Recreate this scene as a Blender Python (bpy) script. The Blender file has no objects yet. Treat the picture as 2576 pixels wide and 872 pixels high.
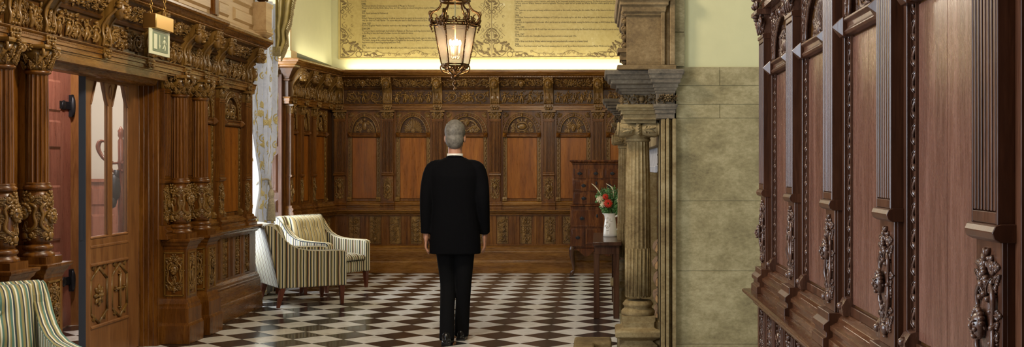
import bpy, bmesh, math, random
from mathutils import Vector, Matrix
PI = math.pi
C = bpy.context.scene.collection
H, F, CU, CV = 1.48, 2790.0, 1506.0, 414.0      # camera height, focal length in px, principal point

# ---------------------------------------------------------------- materials
MATS = {}
def new_mat(name):
    m = bpy.data.materials.new(name); m.use_nodes = True
    nt = m.node_tree; nt.nodes.clear()
    out = nt.nodes.new('ShaderNodeOutputMaterial')
    b = nt.nodes.new('ShaderNodeBsdfPrincipled')
    nt.links.new(b.outputs[0], out.inputs[0])
    MATS[name] = m
    return m, nt, b, out
def N(nt, t, **kw):
    n = nt.nodes.new(t)
    for k, v in kw.items():
        if k.startswith('i_'):
            n.inputs[k[2:].replace('_', ' ')].default_value = v
        else: setattr(n, k, v)
    return n
def math_n(nt, op, a, b=None, c=None):
    n = nt.nodes.new('ShaderNodeMath'); n.operation = op
    for i, x in enumerate((a, b, c)):
        if x is None: continue
        if isinstance(x, (int, float)): n.inputs[i].default_value = x
        else: nt.links.new(x, n.inputs[i])
    return n.outputs[0]
def ramp(nt, fac, stops, interp='LINEAR'):
    r = nt.nodes.new('ShaderNodeValToRGB'); cr = r.color_ramp; cr.interpolation = interp
    while len(cr.elements) < len(stops): cr.elements.new(0.5)
    for e, (p, c) in zip(cr.elements, stops):
        e.position = p; e.color = (*c, 1)
    nt.links.new(fac, r.inputs[0]); return r.outputs[0]
def wood(name, dark, mid, light, rough=.34, scale=1.0, bump=.15, axis='Z', spec=.5):
    m, nt, b, out = new_mat(name)
    tc = N(nt, 'ShaderNodeTexCoord'); mp = N(nt, 'ShaderNodeMapping')
    s = {'Z': (9, 9, .8), 'X': (.8, 9, 9), 'Y': (9, .8, 9)}[axis]
    mp.inputs['Scale'].default_value = tuple(k*scale for k in s)
    oi = N(nt, 'ShaderNodeObjectInfo')
    addv = N(nt, 'ShaderNodeVectorMath', operation='ADD')
    nt.links.new(tc.outputs['Object'], addv.inputs[0])
    sc = N(nt, 'ShaderNodeVectorMath', operation='SCALE'); sc.inputs['Scale'].default_value = 7.0
    nt.links.new(oi.outputs['Location'], sc.inputs[0]); nt.links.new(sc.outputs[0], addv.inputs[1])
    nt.links.new(addv.outputs[0], mp.inputs['Vector'])
    n1 = N(nt, 'ShaderNodeTexNoise', i_Scale=1.6, i_Detail=5.0, i_Roughness=.62, i_Distortion=.6)
    nt.links.new(mp.outputs[0], n1.inputs['Vector'])
    n2 = N(nt, 'ShaderNodeTexNoise', i_Scale=14.0, i_Detail=3.0, i_Roughness=.7)
    nt.links.new(mp.outputs[0], n2.inputs['Vector'])
    mix = math_n(nt, 'ADD', math_n(nt, 'MULTIPLY', n1.outputs[0], .7), math_n(nt, 'MULTIPLY', n2.outputs[0], .3))
    col = ramp(nt, mix, [(.28, dark), (.5, mid), (.74, light)])
    nt.links.new(col, b.inputs['Base Color'])
    r = math_n(nt, 'ADD', math_n(nt, 'MULTIPLY', n2.outputs[0], .22), rough-.11)
    nt.links.new(r, b.inputs['Roughness'])
    b.inputs['Specular IOR Level'].default_value = spec
    bp = N(nt, 'ShaderNodeBump', i_Strength=bump, i_Distance=.004)
    nt.links.new(mix, bp.inputs['Height']); nt.links.new(bp.outputs[0], b.inputs['Normal'])
    return m
def plain(name, col, rough=.5, metal=0.0, noise=0.0, bump=0.0, nscale=8.0, spec=.5, emit=None, es=0.0):
    m, nt, b, out = new_mat(name)
    b.inputs['Roughness'].default_value = rough; b.inputs['Metallic'].default_value = metal
    b.inputs['Specular IOR Level'].default_value = spec
    tc = N(nt, 'ShaderNodeTexCoord')
    n1 = N(nt, 'ShaderNodeTexNoise', i_Scale=nscale, i_Detail=4.0, i_Roughness=.6)
    nt.links.new(tc.outputs['Object'], n1.inputs['Vector'])
    lo = tuple(c*(1-noise) for c in col); hi = tuple(min(1, c*(1+noise)) for c in col)
    nt.links.new(ramp(nt, n1.outputs[0], [(.3, lo), (.7, hi)]), b.inputs['Base Color'])
    if bump:
        bp = N(nt, 'ShaderNodeBump', i_Strength=bump, i_Distance=.01)
        nt.links.new(n1.outputs[0], bp.inputs['Height']); nt.links.new(bp.outputs[0], b.inputs['Normal'])
    if emit:
        b.inputs['Emission Color'].default_value = (*emit, 1); b.inputs['Emission Strength'].default_value = es
    return m
def stone(name, c1, c2, c3, rough=.85, stretch=(1, 1, 3)):
    m, nt, b, out = new_mat(name)
    tc = N(nt, 'ShaderNodeTexCoord'); mp = N(nt, 'ShaderNodeMapping'); mp.inputs['Scale'].default_value = stretch
    nt.links.new(tc.outputs['Object'], mp.inputs[0])
    n1 = N(nt, 'ShaderNodeTexNoise', i_Scale=2.6, i_Detail=9.0, i_Roughness=.7, i_Distortion=.1)
    n2 = N(nt, 'ShaderNodeTexNoise', i_Scale=45.0, i_Detail=4.0, i_Roughness=.7)
    nt.links.new(mp.outputs[0], n1.inputs['Vector']); nt.links.new(mp.outputs[0], n2.inputs['Vector'])
    mix = math_n(nt, 'ADD', math_n(nt, 'MULTIPLY', n1.outputs[0], .72), math_n(nt, 'MULTIPLY', n2.outputs[0], .28))
    nt.links.new(ramp(nt, mix, [(.36, c1), (.5, c2), (.64, c3)]), b.inputs['Base Color'])
    b.inputs['Roughness'].default_value = rough; b.inputs['Specular IOR Level'].default_value = .25
    bp = N(nt, 'ShaderNodeBump', i_Strength=.5, i_Distance=.008)
    nt.links.new(mix, bp.inputs['Height']); nt.links.new(bp.outputs[0], b.inputs['Normal'])
    return m
OAK = wood('oak_panelling', (.028, .008, .0012), (.115, .038, .004), (.26, .105, .016), .3, spec=.38)
OAKH = wood('oak_rails', (.038, .012, .0015), (.155, .060, .008), (.31, .145, .026), .28, axis='X', spec=.42, bump=.05)
CARV = wood('carved_oak', (.05, .022, .003), (.165, .080, .014), (.31, .17, .042), .3, bump=.35, spec=.5)
BACK = wood('shade_toned_oak_ground', (.018, .006, .001), (.055, .020, .003), (.11, .045, .009), .36, spec=.3)  # ground behind carvings toned darker to stand in for crevice shade
FIELD = wood('oak_panel_field', (.085, .022, .0022), (.225, .068, .006), (.38, .14, .016), .3, scale=.8, spec=.35)
FIELDR = wood('red_oak_panel_field', (.13, .028, .004), (.27, .06, .008), (.36, .1, .016), .3, scale=.8, spec=.35)
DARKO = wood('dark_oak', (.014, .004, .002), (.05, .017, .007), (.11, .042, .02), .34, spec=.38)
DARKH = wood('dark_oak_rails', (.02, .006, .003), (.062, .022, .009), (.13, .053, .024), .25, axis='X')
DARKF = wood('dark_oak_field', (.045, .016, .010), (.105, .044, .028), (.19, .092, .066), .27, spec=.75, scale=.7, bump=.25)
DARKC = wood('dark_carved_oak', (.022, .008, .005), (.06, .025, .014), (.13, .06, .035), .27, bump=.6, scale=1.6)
PALEW = wood('pale_oak', (.36, .22, .10), (.5, .33, .16), (.6, .43, .23), .45, axis='X')
DOORW = wood('door_oak', (.10, .034, .01), (.22, .088, .026), (.36, .17, .055), .36)
REDW = wood('mahogany_door', (.14, .05, .032), (.27, .10, .066), (.36, .15, .10), .3)
WALN = wood('walnut_veneer', (.012, .003, .001), (.075, .02, .004), (.26, .095, .02), .2, scale=1.4, spec=.6)
TABW = wood('table_oak', (.015, .006, .003), (.05, .02, .01), (.11, .05, .025), .22)
LEGW = wood('chair_leg_wood', (.05, .012, .006), (.12, .03, .014), (.2, .06, .03), .3)
STONE = stone('sandstone', (.085, .052, .02), (.19, .135, .06), (.30, .235, .125), stretch=(1, 1, 1.3))
STONEW = stone('sandstone_ashlar', (.115, .09, .042), (.21, .168, .082), (.33, .275, .15), stretch=(1, 1, 1.6))
STONEG = stone('sooted_sandstone', (.045, .036, .027), (.12, .095, .066), (.21, .175, .125), stretch=(1, 1, 1.3))
STONED = stone('dark_sandstone', (.06, .036, .016), (.14, .09, .038), (.23, .16, .08), stretch=(1, 1, 1.3))
PLAST = plain('cream_plaster', (.57, .545, .335), .8, noise=.02)
PLASTG = plain('pale_green_plaster', (.42, .385, .205), .8, noise=.03)
CEIL = plain('ceiling_plaster', (.34, .32, .26), .9)
BRASS = plain('brass', (.62, .38, .12), .3, 1.0)
DBRASS = plain('aged_brass', (.16, .085, .035), .34, 1.0, noise=.5, nscale=30)
IRON = plain('black_iron', (.02, .02, .024), .45, .6)
STEEL = plain('grey_steel', (.42, .43, .47), .45, .3, noise=.3)
BLACKW = plain('dark_lock_edge', (.035, .045, .07), .45)
CERAM = plain('white_ceramic', (.78, .76, .72), .15)
BEIGE = plain('beige_plaster', (.52, .47, .43), .8)
INK = plain('print_ink', (.045, .04, .022), .7)
INKB = plain('print_ornament', (.17, .115, .045), .7)
SUIT = plain('black_suit_cloth', (.003, .003, .004), .9, noise=.2, nscale=60, spec=.08)
TROU = plain('dark_trouser_cloth', (.005, .005, .006), .9, spec=.1)
SKIN = plain('skin', (.45, .22, .14), .5)
HAIR = plain('grey_hair', (.15, .135, .115), .6, noise=.4, nscale=40, bump=.4)
SHOE = plain('shoe_leather', (.008, .008, .009), .2)
GREEN = plain('leaf_green', (.035, .12, .02), .5, noise=.5, nscale=20)
GREEN2 = plain('pale_leaf_green', (.10, .24, .07), .5, noise=.4, nscale=20)
RED = plain('red_petals', (.65, .035, .01), .5)
WHITEP = plain('white_petals', (.78, .72, .52), .5)
BARK = plain('log_bark', (.16, .09, .045), .9, noise=.5, bump=.8, nscale=25)
CUT = plain('log_cut_face', (.42, .24, .1), .8, noise=.3, nscale=25)
FRIN = plain('fringe_thread', (.42, .34, .18), .7, noise=.35, nscale=90)
ROPE = plain('silver_rope', (.42, .36, .26), .6, noise=.3, nscale=60)
SIGNW = plain('sign_face', (.62, .62, .42), .4)
SIGNG = plain('sign_green', (.15, .19, .11), .5)

# floor tiles, laid diagonally
def floor_mat():
    m, nt, b, out = new_mat('marble_chequer')
    tc = N(nt, 'ShaderNodeTexCoord'); sx = N(nt, 'ShaderNodeSeparateXYZ'); nt.links.new(tc.outputs['Object'], sx.inputs[0])
    k = 1/(math.sqrt(2)*.3052); x0, y0 = -.4367, 10.705
    dx = math_n(nt, 'SUBTRACT', sx.outputs[0], x0); dy = math_n(nt, 'SUBTRACT', sx.outputs[1], y0)
    s = math_n(nt, 'MULTIPLY', math_n(nt, 'ADD', dx, dy), k); t = math_n(nt, 'MULTIPLY', math_n(nt, 'SUBTRACT', dy, dx), k)
    fs, ft = math_n(nt, 'FLOOR', s), math_n(nt, 'FLOOR', t)
    par = math_n(nt, 'FLOORED_MODULO', math_n(nt, 'ADD', fs, ft), 2.0)
    cv = N(nt, 'ShaderNodeCombineXYZ'); nt.links.new(fs, cv.inputs[0]); nt.links.new(ft, cv.inputs[1])
    wn = N(nt, 'ShaderNodeTexWhiteNoise'); wn.noise_dimensions = '3D'; nt.links.new(cv.outputs[0], wn.inputs['Vector'])
    off = N(nt, 'ShaderNodeVectorMath', operation='MULTIPLY_ADD'); nt.links.new(cv.outputs[0], off.inputs[0])
    off.inputs[1].default_value = (3.1, 5.7, 0); nt.links.new(tc.outputs['Object'], off.inputs[2])
    n1 = N(nt, 'ShaderNodeTexNoise', i_Scale=9.0, i_Detail=6.0, i_Roughness=.65, i_Distortion=1.2)
    nt.links.new(off.outputs[0], n1.inputs['Vector'])
    white = ramp(nt, n1.outputs[0], [(.3, (.68, .66, .63)), (.5, (.83, .82, .80)), (.7, (.90, .90, .89))])
    black = ramp(nt, n1.outputs[0], [(.3, (.018, .014, .014)), (.55, (.036, .03, .03)), (.75, (.075, .066, .065))])
    def mixc(f, a, c, bt='MIX'):
        x = nt.nodes.new('ShaderNodeMix'); x.data_type = 'RGBA'; x.blend_type = bt
        if isinstance(f, float): x.inputs[0].default_value = f
        else: nt.links.new(f, x.inputs[0])
        for i, q in ((6, a), (7, c)):
            if isinstance(q, tuple): x.inputs[i].default_value = (*q, 1)
            else: nt.links.new(q, x.inputs[i])
        return x.outputs[2]
    tint = ramp(nt, wn.outputs[0], [(0, (.90, .86, .79)), (.6, (1, 1, 1))])
    base = mixc(par, black, white); base = mixc(1.0, base, tint, 'MULTIPLY')
    def edge(v, f):
        fr = math_n(nt, 'SUBTRACT', v, f); return math_n(nt, 'MINIMUM', fr, math_n(nt, 'SUBTRACT', 1.0, fr))
    e = math_n(nt, 'MINIMUM', edge(s, fs), edge(t, ft)); g = math_n(nt, 'LESS_THAN', e, .008)
    nt.links.new(mixc(g, base, (.03, .025, .02)), b.inputs['Base Color'])
    n2 = N(nt, 'ShaderNodeTexNoise', i_Scale=3.0, i_Detail=3.0); nt.links.new(tc.outputs['Object'], n2.inputs['Vector'])
    nt.links.new(math_n(nt, 'ADD', math_n(nt, 'MULTIPLY', n2.outputs[0], .14), math_n(nt, 'ADD', .07, math_n(nt, 'MULTIPLY', g, .4))), b.inputs['Roughness'])
    bp = N(nt, 'ShaderNodeBump', i_Strength=.25, i_Distance=.002)
    nt.links.new(math_n(nt, 'MINIMUM', math_n(nt, 'MULTIPLY', e, 20.0), 1.0), bp.inputs['Height']); nt.links.new(bp.outputs[0], b.inputs['Normal'])
    return m
FLOOR = floor_mat()
def stripes(name, axis, pal, period):
    m, nt, b, out = new_mat(name)
    tc = N(nt, 'ShaderNodeTexCoord'); sx = N(nt, 'ShaderNodeSeparateXYZ'); nt.links.new(tc.outputs['Object'], sx.inputs[0])
    n = N(nt, 'ShaderNodeTexNoise', i_Scale=7.0, i_Detail=2.0); nt.links.new(tc.outputs['Object'], n.inputs['Vector'])
    v = math_n(nt, 'ADD', sx.outputs[axis], math_n(nt, 'MULTIPLY', n.outputs[0], .006))
    fr = math_n(nt, 'FRACT', math_n(nt, 'DIVIDE', math_n(nt, 'ADD', v, 5.0), period))
    col = ramp(nt, fr, pal, 'CONSTANT')
    nt.links.new(col, b.inputs['Base Color'])
    b.inputs['Roughness'].default_value = .75; b.inputs['Sheen Weight'].default_value = .15; b.inputs['Sheen Roughness'].default_value = .4
    n2 = N(nt, 'ShaderNodeTexNoise', i_Scale=300.0, i_Detail=1.0); nt.links.new(tc.outputs['Object'], n2.inputs['Vector'])
    bp = N(nt, 'ShaderNodeBump', i_Strength=.25, i_Distance=.002); nt.links.new(n2.outputs[0], bp.inputs['Height']); nt.links.new(bp.outputs[0], b.inputs['Normal'])
    return m
cr, bk, ol, br, te = (.66, .60, .44), (.018, .024, .026), (.26, .21, .075), (.28, .13, .045), (.07, .15, .11)
PAL = [(0, cr), (.13, bk), (.25, cr), (.36, ol), (.47, bk), (.56, cr), (.68, br), (.76, bk), (.88, ol)]
PALG = [(0, cr), (.09, te), (.2, ol), (.34, bk), (.42, cr), (.5, ol), (.6, te), (.72, cr), (.78, bk), (.88, ol)]
PALC = [(0, (.62, .5, .25)), (.3, bk), (.36, cr), (.46, (.55, .42, .2)), (.8, bk), (.86, cr)]
STX, STY = stripes('striped_fabric', 0, PAL, .11), stripes('striped_fabric_sides', 1, PAL, .11)
STC = stripes('striped_fabric_cushion', 0, PALC, .1)
STGX, STGY = stripes('green_striped_fabric', 0, PALG, .085), stripes('green_striped_fabric_sides', 1, PALG, .085)
def damask():
    m, nt, b, out = new_mat('damask_curtain')
    tc = N(nt, 'ShaderNodeTexCoord'); mp = N(nt, 'ShaderNodeMapping'); mp.inputs['Scale'].default_value = (3, 9, 5)
    nt.links.new(tc.outputs['Object'], mp.inputs[0])
    n = N(nt, 'ShaderNodeTexNoise', i_Scale=1.3, i_Detail=1.5, i_Roughness=.5, i_Distortion=2.6)
    nt.links.new(mp.outputs[0], n.inputs['Vector'])
    a = math_n(nt, 'ABSOLUTE', math_n(nt, 'SUBTRACT', n.outputs[0], .5))
    col = ramp(nt, a, [(0, (.52, .52, .54)), (.2, (.45, .45, .48))])
    nt.links.new(col, b.inputs['Base Color']); b.inputs['Roughness'].default_value = .45
    b.inputs['Sheen Weight'].default_value = .3
    tl = nt.nodes.new('ShaderNodeBsdfTranslucent'); nt.links.new(col, tl.inputs[0]); mx = nt.nodes.new('ShaderNodeMixShader'); mx.inputs[0].default_value = .28
    nt.links.new(b.outputs[0], mx.inputs[1]); nt.links.new(tl.outputs[0], mx.inputs[2]); nt.links.new(mx.outputs[0], out.inputs[0])
    return m
DAMASK = damask()
GOLDP = plain('gold_thread', (.60, .49, .22), .5)
GOLDF = plain('gold_silk', (.35, .27, .09), .45, noise=.3, nscale=6)
def parchment():
    m, nt, b, out = new_mat('parchment_print')
    tc = N(nt, 'ShaderNodeTexCoord')
    n1 = N(nt, 'ShaderNodeTexNoise', i_Scale=1.1, i_Detail=5.0, i_Roughness=.6); nt.links.new(tc.outputs['Object'], n1.inputs['Vector'])
    n2 = N(nt, 'ShaderNodeTexNoise', i_Scale=22.0, i_Detail=4.0, i_Roughness=.7); nt.links.new(tc.outputs['Object'], n2.inputs['Vector'])
    mix = math_n(nt, 'ADD', math_n(nt, 'MULTIPLY', n1.outputs[0], .6), math_n(nt, 'MULTIPLY', n2.outputs[0], .4))
    col = ramp(nt, mix, [(.3, (.38, .28, .095)), (.5, (.52, .405, .155)), (.62, (.58, .47, .2)), (.68, (.74, .68, .44))])
    nt.links.new(col, b.inputs['Base Color']); b.inputs['Roughness'].default_value = .6
    return m
PARCH = parchment()
def glass_mat(name, tint, fac, rough=.05):
    m = bpy.data.materials.new(name); m.use_nodes = True; nt = m.node_tree; nt.nodes.clear()
    out = nt.nodes.new('ShaderNodeOutputMaterial'); tr = nt.nodes.new('ShaderNodeBsdfTransparent'); tr.inputs[0].default_value = (1, 1, 1, 1)
    gl = nt.nodes.new('ShaderNodeBsdfGlossy'); gl.inputs['Roughness'].default_value = rough
    df = nt.nodes.new('ShaderNodeBsdfTranslucent'); df.inputs[0].default_value = (*tint, 1)
    m1 = nt.nodes.new('ShaderNodeMixShader'); m1.inputs[0].default_value = fac
    nt.links.new(tr.outputs[0], m1.inputs[1]); nt.links.new(df.outputs[0], m1.inputs[2])
    fr = nt.nodes.new('ShaderNodeLayerWeight'); fr.inputs[0].default_value = .5
    m2 = nt.nodes.new('ShaderNodeMixShader')
    nt.links.new(math_n(nt, 'ADD', math_n(nt, 'MULTIPLY', math_n(nt, 'POWER', fr.outputs[1], 4.0), .35), .03), m2.inputs[0])
    nt.links.new(m1.outputs[0], m2.inputs[1]); nt.links.new(gl.outputs[0], m2.inputs[2]); nt.links.new(m2.outputs[0], out.inputs[0])
    MATS[name] = m; return m
GLASS = glass_mat('window_glass', (1, 1, 1), .03)
SEED = glass_mat('seeded_lantern_glass', (.15, .12, .095), .36, .15)
BULB = plain('lit_candle_bulb', (1, .8, .5), .5, emit=(1, .78, .5), es=22)

# ---------------------------------------------------------------- mesh builder
class MB:
    def __init__(s): s.v = []; s.f = []; s.sm = []
    def add(s, vs, fs, smooth=False):
        o = len(s.v); s.v += [tuple(p) for p in vs]
        for f in fs: s.f.append([i+o for i in f]); s.sm.append(smooth)
    def box(s, x0, x1, y0, y1, z0, z1):
        s.add([(x, y, z) for x in (x0, x1) for y in (y0, y1) for z in (z0, z1)],
              [(0, 1, 3, 2), (4, 6, 7, 5), (0, 4, 5, 1), (2, 3, 7, 6), (0, 2, 6, 4), (1, 5, 7, 3)]); return s
    def fr(s, x0, x1, y0, y1, z0, z1, t):      # box whose -y face tapers in by t (a raised field)
        s.add([(x0, y1, z0), (x1, y1, z0), (x1, y1, z1), (x0, y1, z1), (x0+t, y0, z0+t), (x1-t, y0, z0+t), (x1-t, y0, z1-t), (x0+t, y0, z1-t)],
              [(0, 1, 2, 3), (4, 5, 6, 7), (0, 1, 5, 4), (1, 2, 6, 5), (2, 3, 7, 6), (3, 0, 4, 7)]); return s
    def prof(s, x0, x1, pr, back=0.0, miter=(0, 0)):      # profile [(d, z)...] swept along x, outward is -y
        n = len(pr); ring = [(-d, z) for d, z in pr] + [(back, pr[-1][1]), (back, pr[0][1])]
        m = len(ring)
        vs = [(x0 + miter[0]*(-y), y, z) for y, z in ring] + [(x1 + miter[1]*(-y), y, z) for y, z in ring]
        fs = [(i, (i+1) % m, m+(i+1) % m, m+i) for i in range(m)] + [tuple(range(m)), tuple(range(2*m-1, m-1, -1))]
        s.add(vs, fs); return s
    def sq(s, cx, cy, hx, hy, pr):    # profile [(d, z)] taken round a rectangle: mitred on all sides
        vs = []
        for d, z in pr: vs += [(cx-hx-d, cy-hy-d, z), (cx+hx+d, cy-hy-d, z), (cx+hx+d, cy+hy+d, z), (cx-hx-d, cy+hy+d, z)]
        fs = [(i*4+j, i*4+(j+1) % 4, i*4+4+(j+1) % 4, i*4+4+j) for i in range(len(pr)-1) for j in range(4)]
        fs += [(3, 2, 1, 0), tuple(range(len(vs)-4, len(vs)))]
        s.add(vs, fs); return s
    def lathe(s, cx, cy, pr, n=24, flutes=0, fd=.1, smooth=True):
        vs = []
        for r, z in pr:
            for i in range(n):
                a = 2*PI*i/n; rr = r
                if flutes:
                    ph = (i*flutes/n) % 1.0; rr = r*(1-fd*max(0, math.sin(PI*ph))**.6) if ph > 0 else r
                vs.append((cx+rr*math.cos(a), cy+rr*math.sin(a), z))
        fs = [(i*n+j, i*n+(j+1) % n, (i+1)*n+(j+1) % n, (i+1)*n+j) for i in range(len(pr)-1) for j in range(n)]
        fs += [tuple(range(n-1, -1, -1)), tuple(range(len(vs)-n, len(vs)))]
        s.add(vs, fs, smooth and not flutes); return s
    def tube(s, pts, rad, n=6, caps=True, flat=1.0):
        pts = [Vector(p) for p in pts]; k = len(pts)
        if not hasattr(rad, '__len__'): rad = [rad]*k
        if 3 <= k <= 9:      # few control points: smooth the run
            P = [pts[0]*2-pts[1]]+pts+[pts[-1]*2-pts[-2]]; q = []; rq = []; st_ = 4
            for i in range(k-1):
                a, b, c, d = P[i:i+4]
                for j in range(st_):
                    t = j/st_; q.append(.5*((2*b)+(c-a)*t+(2*a-5*b+4*c-d)*t*t+(3*b-a-3*c+d)*t*t*t)); rq.append(rad[i]*(1-t)+rad[i+1]*t)
            q.append(pts[-1]); rq.append(rad[-1]); pts, rad, k = q, rq, len(q)
        vs = []; prev = None
        for i, p in enumerate(pts):
            t = (pts[min(i+1, k-1)]-pts[max(i-1, 0)])
            if t.length < 1e-9: t = Vector((0, 0, 1))
            t.normalize()
            if prev is None:
                a = Vector((0, 1, 0)) if abs(t.y) < .9 else Vector((1, 0, 0))
                nrm = (a - t*a.dot(t)).normalized()
            else:
                nrm = prev - t*prev.dot(t)
                nrm = nrm.normalized() if nrm.length > 1e-6 else prev
            prev = nrm; bn = t.cross(nrm)
            for j in range(n):
                an = 2*PI*j/n
                vs.append(p + nrm*(math.cos(an)*rad[i]*flat) + bn*(math.sin(an)*rad[i]))
        fs = [(i*n+j, i*n+(j+1) % n, (i+1)*n+(j+1) % n, (i+1)*n+j) for i in range(k-1) for j in range(n)]
        if caps: fs += [tuple(range(n-1, -1, -1)), tuple(range((k-1)*n, k*n))]
        s.add(vs, fs, True); return s
    def ell(s, c, r, rot=0.0, n=8, m=6, mat=None):     # rot is about y (in the relief plane)
        vs = []; cr_, sr = math.cos(rot), math.sin(rot)
        def put(x, y, z):
            p = Vector((x*r[0], y*r[1], z*r[2]))
            if mat is not None: p = mat @ p
            else: p = Vector((p.x*cr_-p.z*sr, p.y, p.x*sr+p.z*cr_))
            vs.append(p+Vector(c))
        put(0, -1, 0)
        for i in range(1, m):
            a = PI*i/m
            for j in range(n):
                b = 2*PI*j/n; put(math.sin(a)*math.cos(b), -math.cos(a), math.sin(a)*math.sin(b))
        put(0, 1, 0)
        fs = [(0, 1+(j+1) % n, 1+j) for j in range(n)]
        for i in range(m-2):
            for j in range(n): fs.append((1+i*n+j, 1+i*n+(j+1) % n, 1+(i+1)*n+(j+1) % n, 1+(i+1)*n+j))
        L = len(vs)-1; fs += [(L, 1+(m-2)*n+j, 1+(m-2)*n+(j+1) % n) for j in range(n)]
        s.add(vs, fs, True); return s
    def xform(s, fn): s.v = [tuple(fn(*p)) for p in s.v]; return s
    def join(s, o, fn=None):
        off = len(s.v); s.v += [tuple(fn(*p)) if fn else p for p in o.v]
        s.f += [[i+off for i in f] for f in o.f]; s.sm += o.sm; return s
    def mesh(s, name, mat, bevel=0.0, seg=1, merge=False):
        me = bpy.data.meshes.new(name); me.from_pydata(s.v, [], s.f)
        for p, q in zip(me.polygons, s.sm): p.use_smooth = q
        bm = bmesh.new(); bm.from_mesh(me)
        if merge: bmesh.ops.remove_doubles(bm, verts=bm.verts, dist=1e-5)
        bmesh.ops.recalc_face_normals(bm, faces=bm.faces)
        if bevel:
            es = [e for e in bm.edges if len(e.link_faces) == 2 and e.calc_face_angle(0) > .6]
            rs = bmesh.ops.bevel(bm, geom=es, offset=bevel, segments=seg, affect='EDGES', profile=.5, clamp_overlap=True)
            if seg > 1:
                for f in rs['faces']: f.smooth = True
        bm.to_mesh(me); bm.free(); me.materials.append(mat); return me
    def build(s, name, mat, parent=None, bevel=0.0, seg=1, loc=(0, 0, 0), rot=0.0, merge=False):
        return ob(name, s.mesh(name, mat, bevel, seg, merge), parent, loc, rot)
def ob(name, me, parent=None, loc=(0, 0, 0), rot=0.0, scale=(1, 1, 1)):
    o = bpy.data.objects.new(name, me); C.objects.link(o)
    o.location = loc; o.rotation_euler = (0, 0, rot) if not hasattr(rot, '__len__') else rot; o.scale = scale
    if parent: o.parent = parent
    return o
def thing(name, label, cat, loc=(0, 0, 0), rot=0.0, group=None):
    o = bpy.data.objects.new(name, None); C.objects.link(o); o.location = loc; o.rotation_euler = (0, 0, rot)
    o.empty_display_size = .1
    return tag(o, label, cat, group)
def tag(o, label=None, cat=None, group=None, kind=None):
    if label: o['label'] = label
    if cat: o['category'] = cat
    if group: o['group'] = group
    if kind: o['kind'] = kind
    return o
def struct(o): o['kind'] = 'structure'; return o
def X_(u, Y): return (u-CU)*Y/F
def Z_(v, Y): return H-(v-CV)*Y/F

# ---------------------------------------------------------------- carving vocabulary (plane x,z; outward -y)
def spiral(mb, cx, cz, r, turns=1.6, a0=0.0, d=1, th=.01, dep=.0, n=22, r1=.12, ns=6):
    pts = []; rd = []
    for i in range(n+1):
        t = i/n; rr = r*(1-t*(1-r1)); a = a0 + d*turns*2*PI*t
        pts.append((cx+rr*math.cos(a), -dep-th*.4-th*.6*t, cz+rr*math.sin(a))); rd.append(th*(1-.45*t))
    mb.tube(pts, rd, ns)
    mb.ell((cx, -dep-th*.8, cz), (th*1.5, th*1.3, th*1.5), 0, 6, 4)
def leaf(mb, x, z, l, w, ang, dep=0.0, th=.012):
    c, s_ = math.cos(ang), math.sin(ang)
    mb.ell((x+c*l/2, -dep-th*.4, z+s_*l/2), (l/2, th, w/2), ang, 7, 5)
    mb.tube([(x, -dep-th, z), (x+c*l*.5, -dep-th*1.6, z+s_*l*.5), (x+c*l, -dep-th*.9, z+s_*l)], [w*.13, w*.1, w*.04], 4)
def acanthus(mb, x, z, l, w, ang, dep=0.0, th=.012):
    leaf(mb, x, z, l, w*.55, ang, dep, th)
    for k in (.15, .42, .65):
        for sg in (-1, 1):
            px, pz = x+math.cos(ang)*l*k, z+math.sin(ang)*l*k
            leaf(mb, px, pz, w*.62*(1.15-k), w*.3, ang+sg*.95, dep, th*.8)
def rosette(mb, x, z, r, n=8, dep=0.0, th=.01):
    for i in range(n):
        a = 2*PI*i/n; mb.ell((x+math.cos(a)*r*.6, -dep-th*.4, z+math.sin(a)*r*.6), (r*.42, th, r*.22), a, 7, 5)
    mb.ell((x, -dep-th, z), (r*.3, th*1.1, r*.3), 0, 8, 5)
def mask(mb, x, z, s, dep=0.0, hair=True):
    D = lambda q: -dep-q*s
    mb.ell((x, D(.22), z), (.36*s, .36*s, .48*s), 0, 14, 10)
    mb.ell((x, D(.58), z-.03*s), (.075*s, .15*s, .12*s), 0, 8, 6); mb.ell((x, D(.56), z+.07*s), (.04*s, .08*s, .12*s), 0, 6, 5)
    for sg in (-1, 1):
        mb.ell((x+sg*.17*s, D(.50), z-.12*s), (.11*s, .12*s, .1*s), 0, 8, 6)
        mb.ell((x+sg*.14*s, D(.555), z+.05*s), (.065*s, .06*s, .035*s), 0, 8, 5)
        mb.ell((x+sg*.15*s, D(.55), z+.16*s), (.13*s, .11*s, .04*s), sg*.3, 8, 5)
        mb.ell((x+sg*.38*s, D(.15), z-.02*s), (.06*s, .1*s, .13*s), 0, 6, 4)
    mb.ell((x, D(.545), z-.2*s), (.12*s, .1*s, .03*s), 0, 8, 5); mb.ell((x, D(.535), z-.255*s), (.09*s, .1*s, .03*s), 0, 8, 5)
    mb.ell((x, D(.45), z-.37*s), (.12*s, .16*s, .1*s), 0, 8, 6)
    if hair:
        for i in range(9):
            a = PI*(i/8); mb.ell((x+math.cos(a)*.4*s, D(.3), z+.1*s+math.sin(a)*.42*s), (.12*s, .17*s, .12*s), 0, 6, 4)
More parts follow.
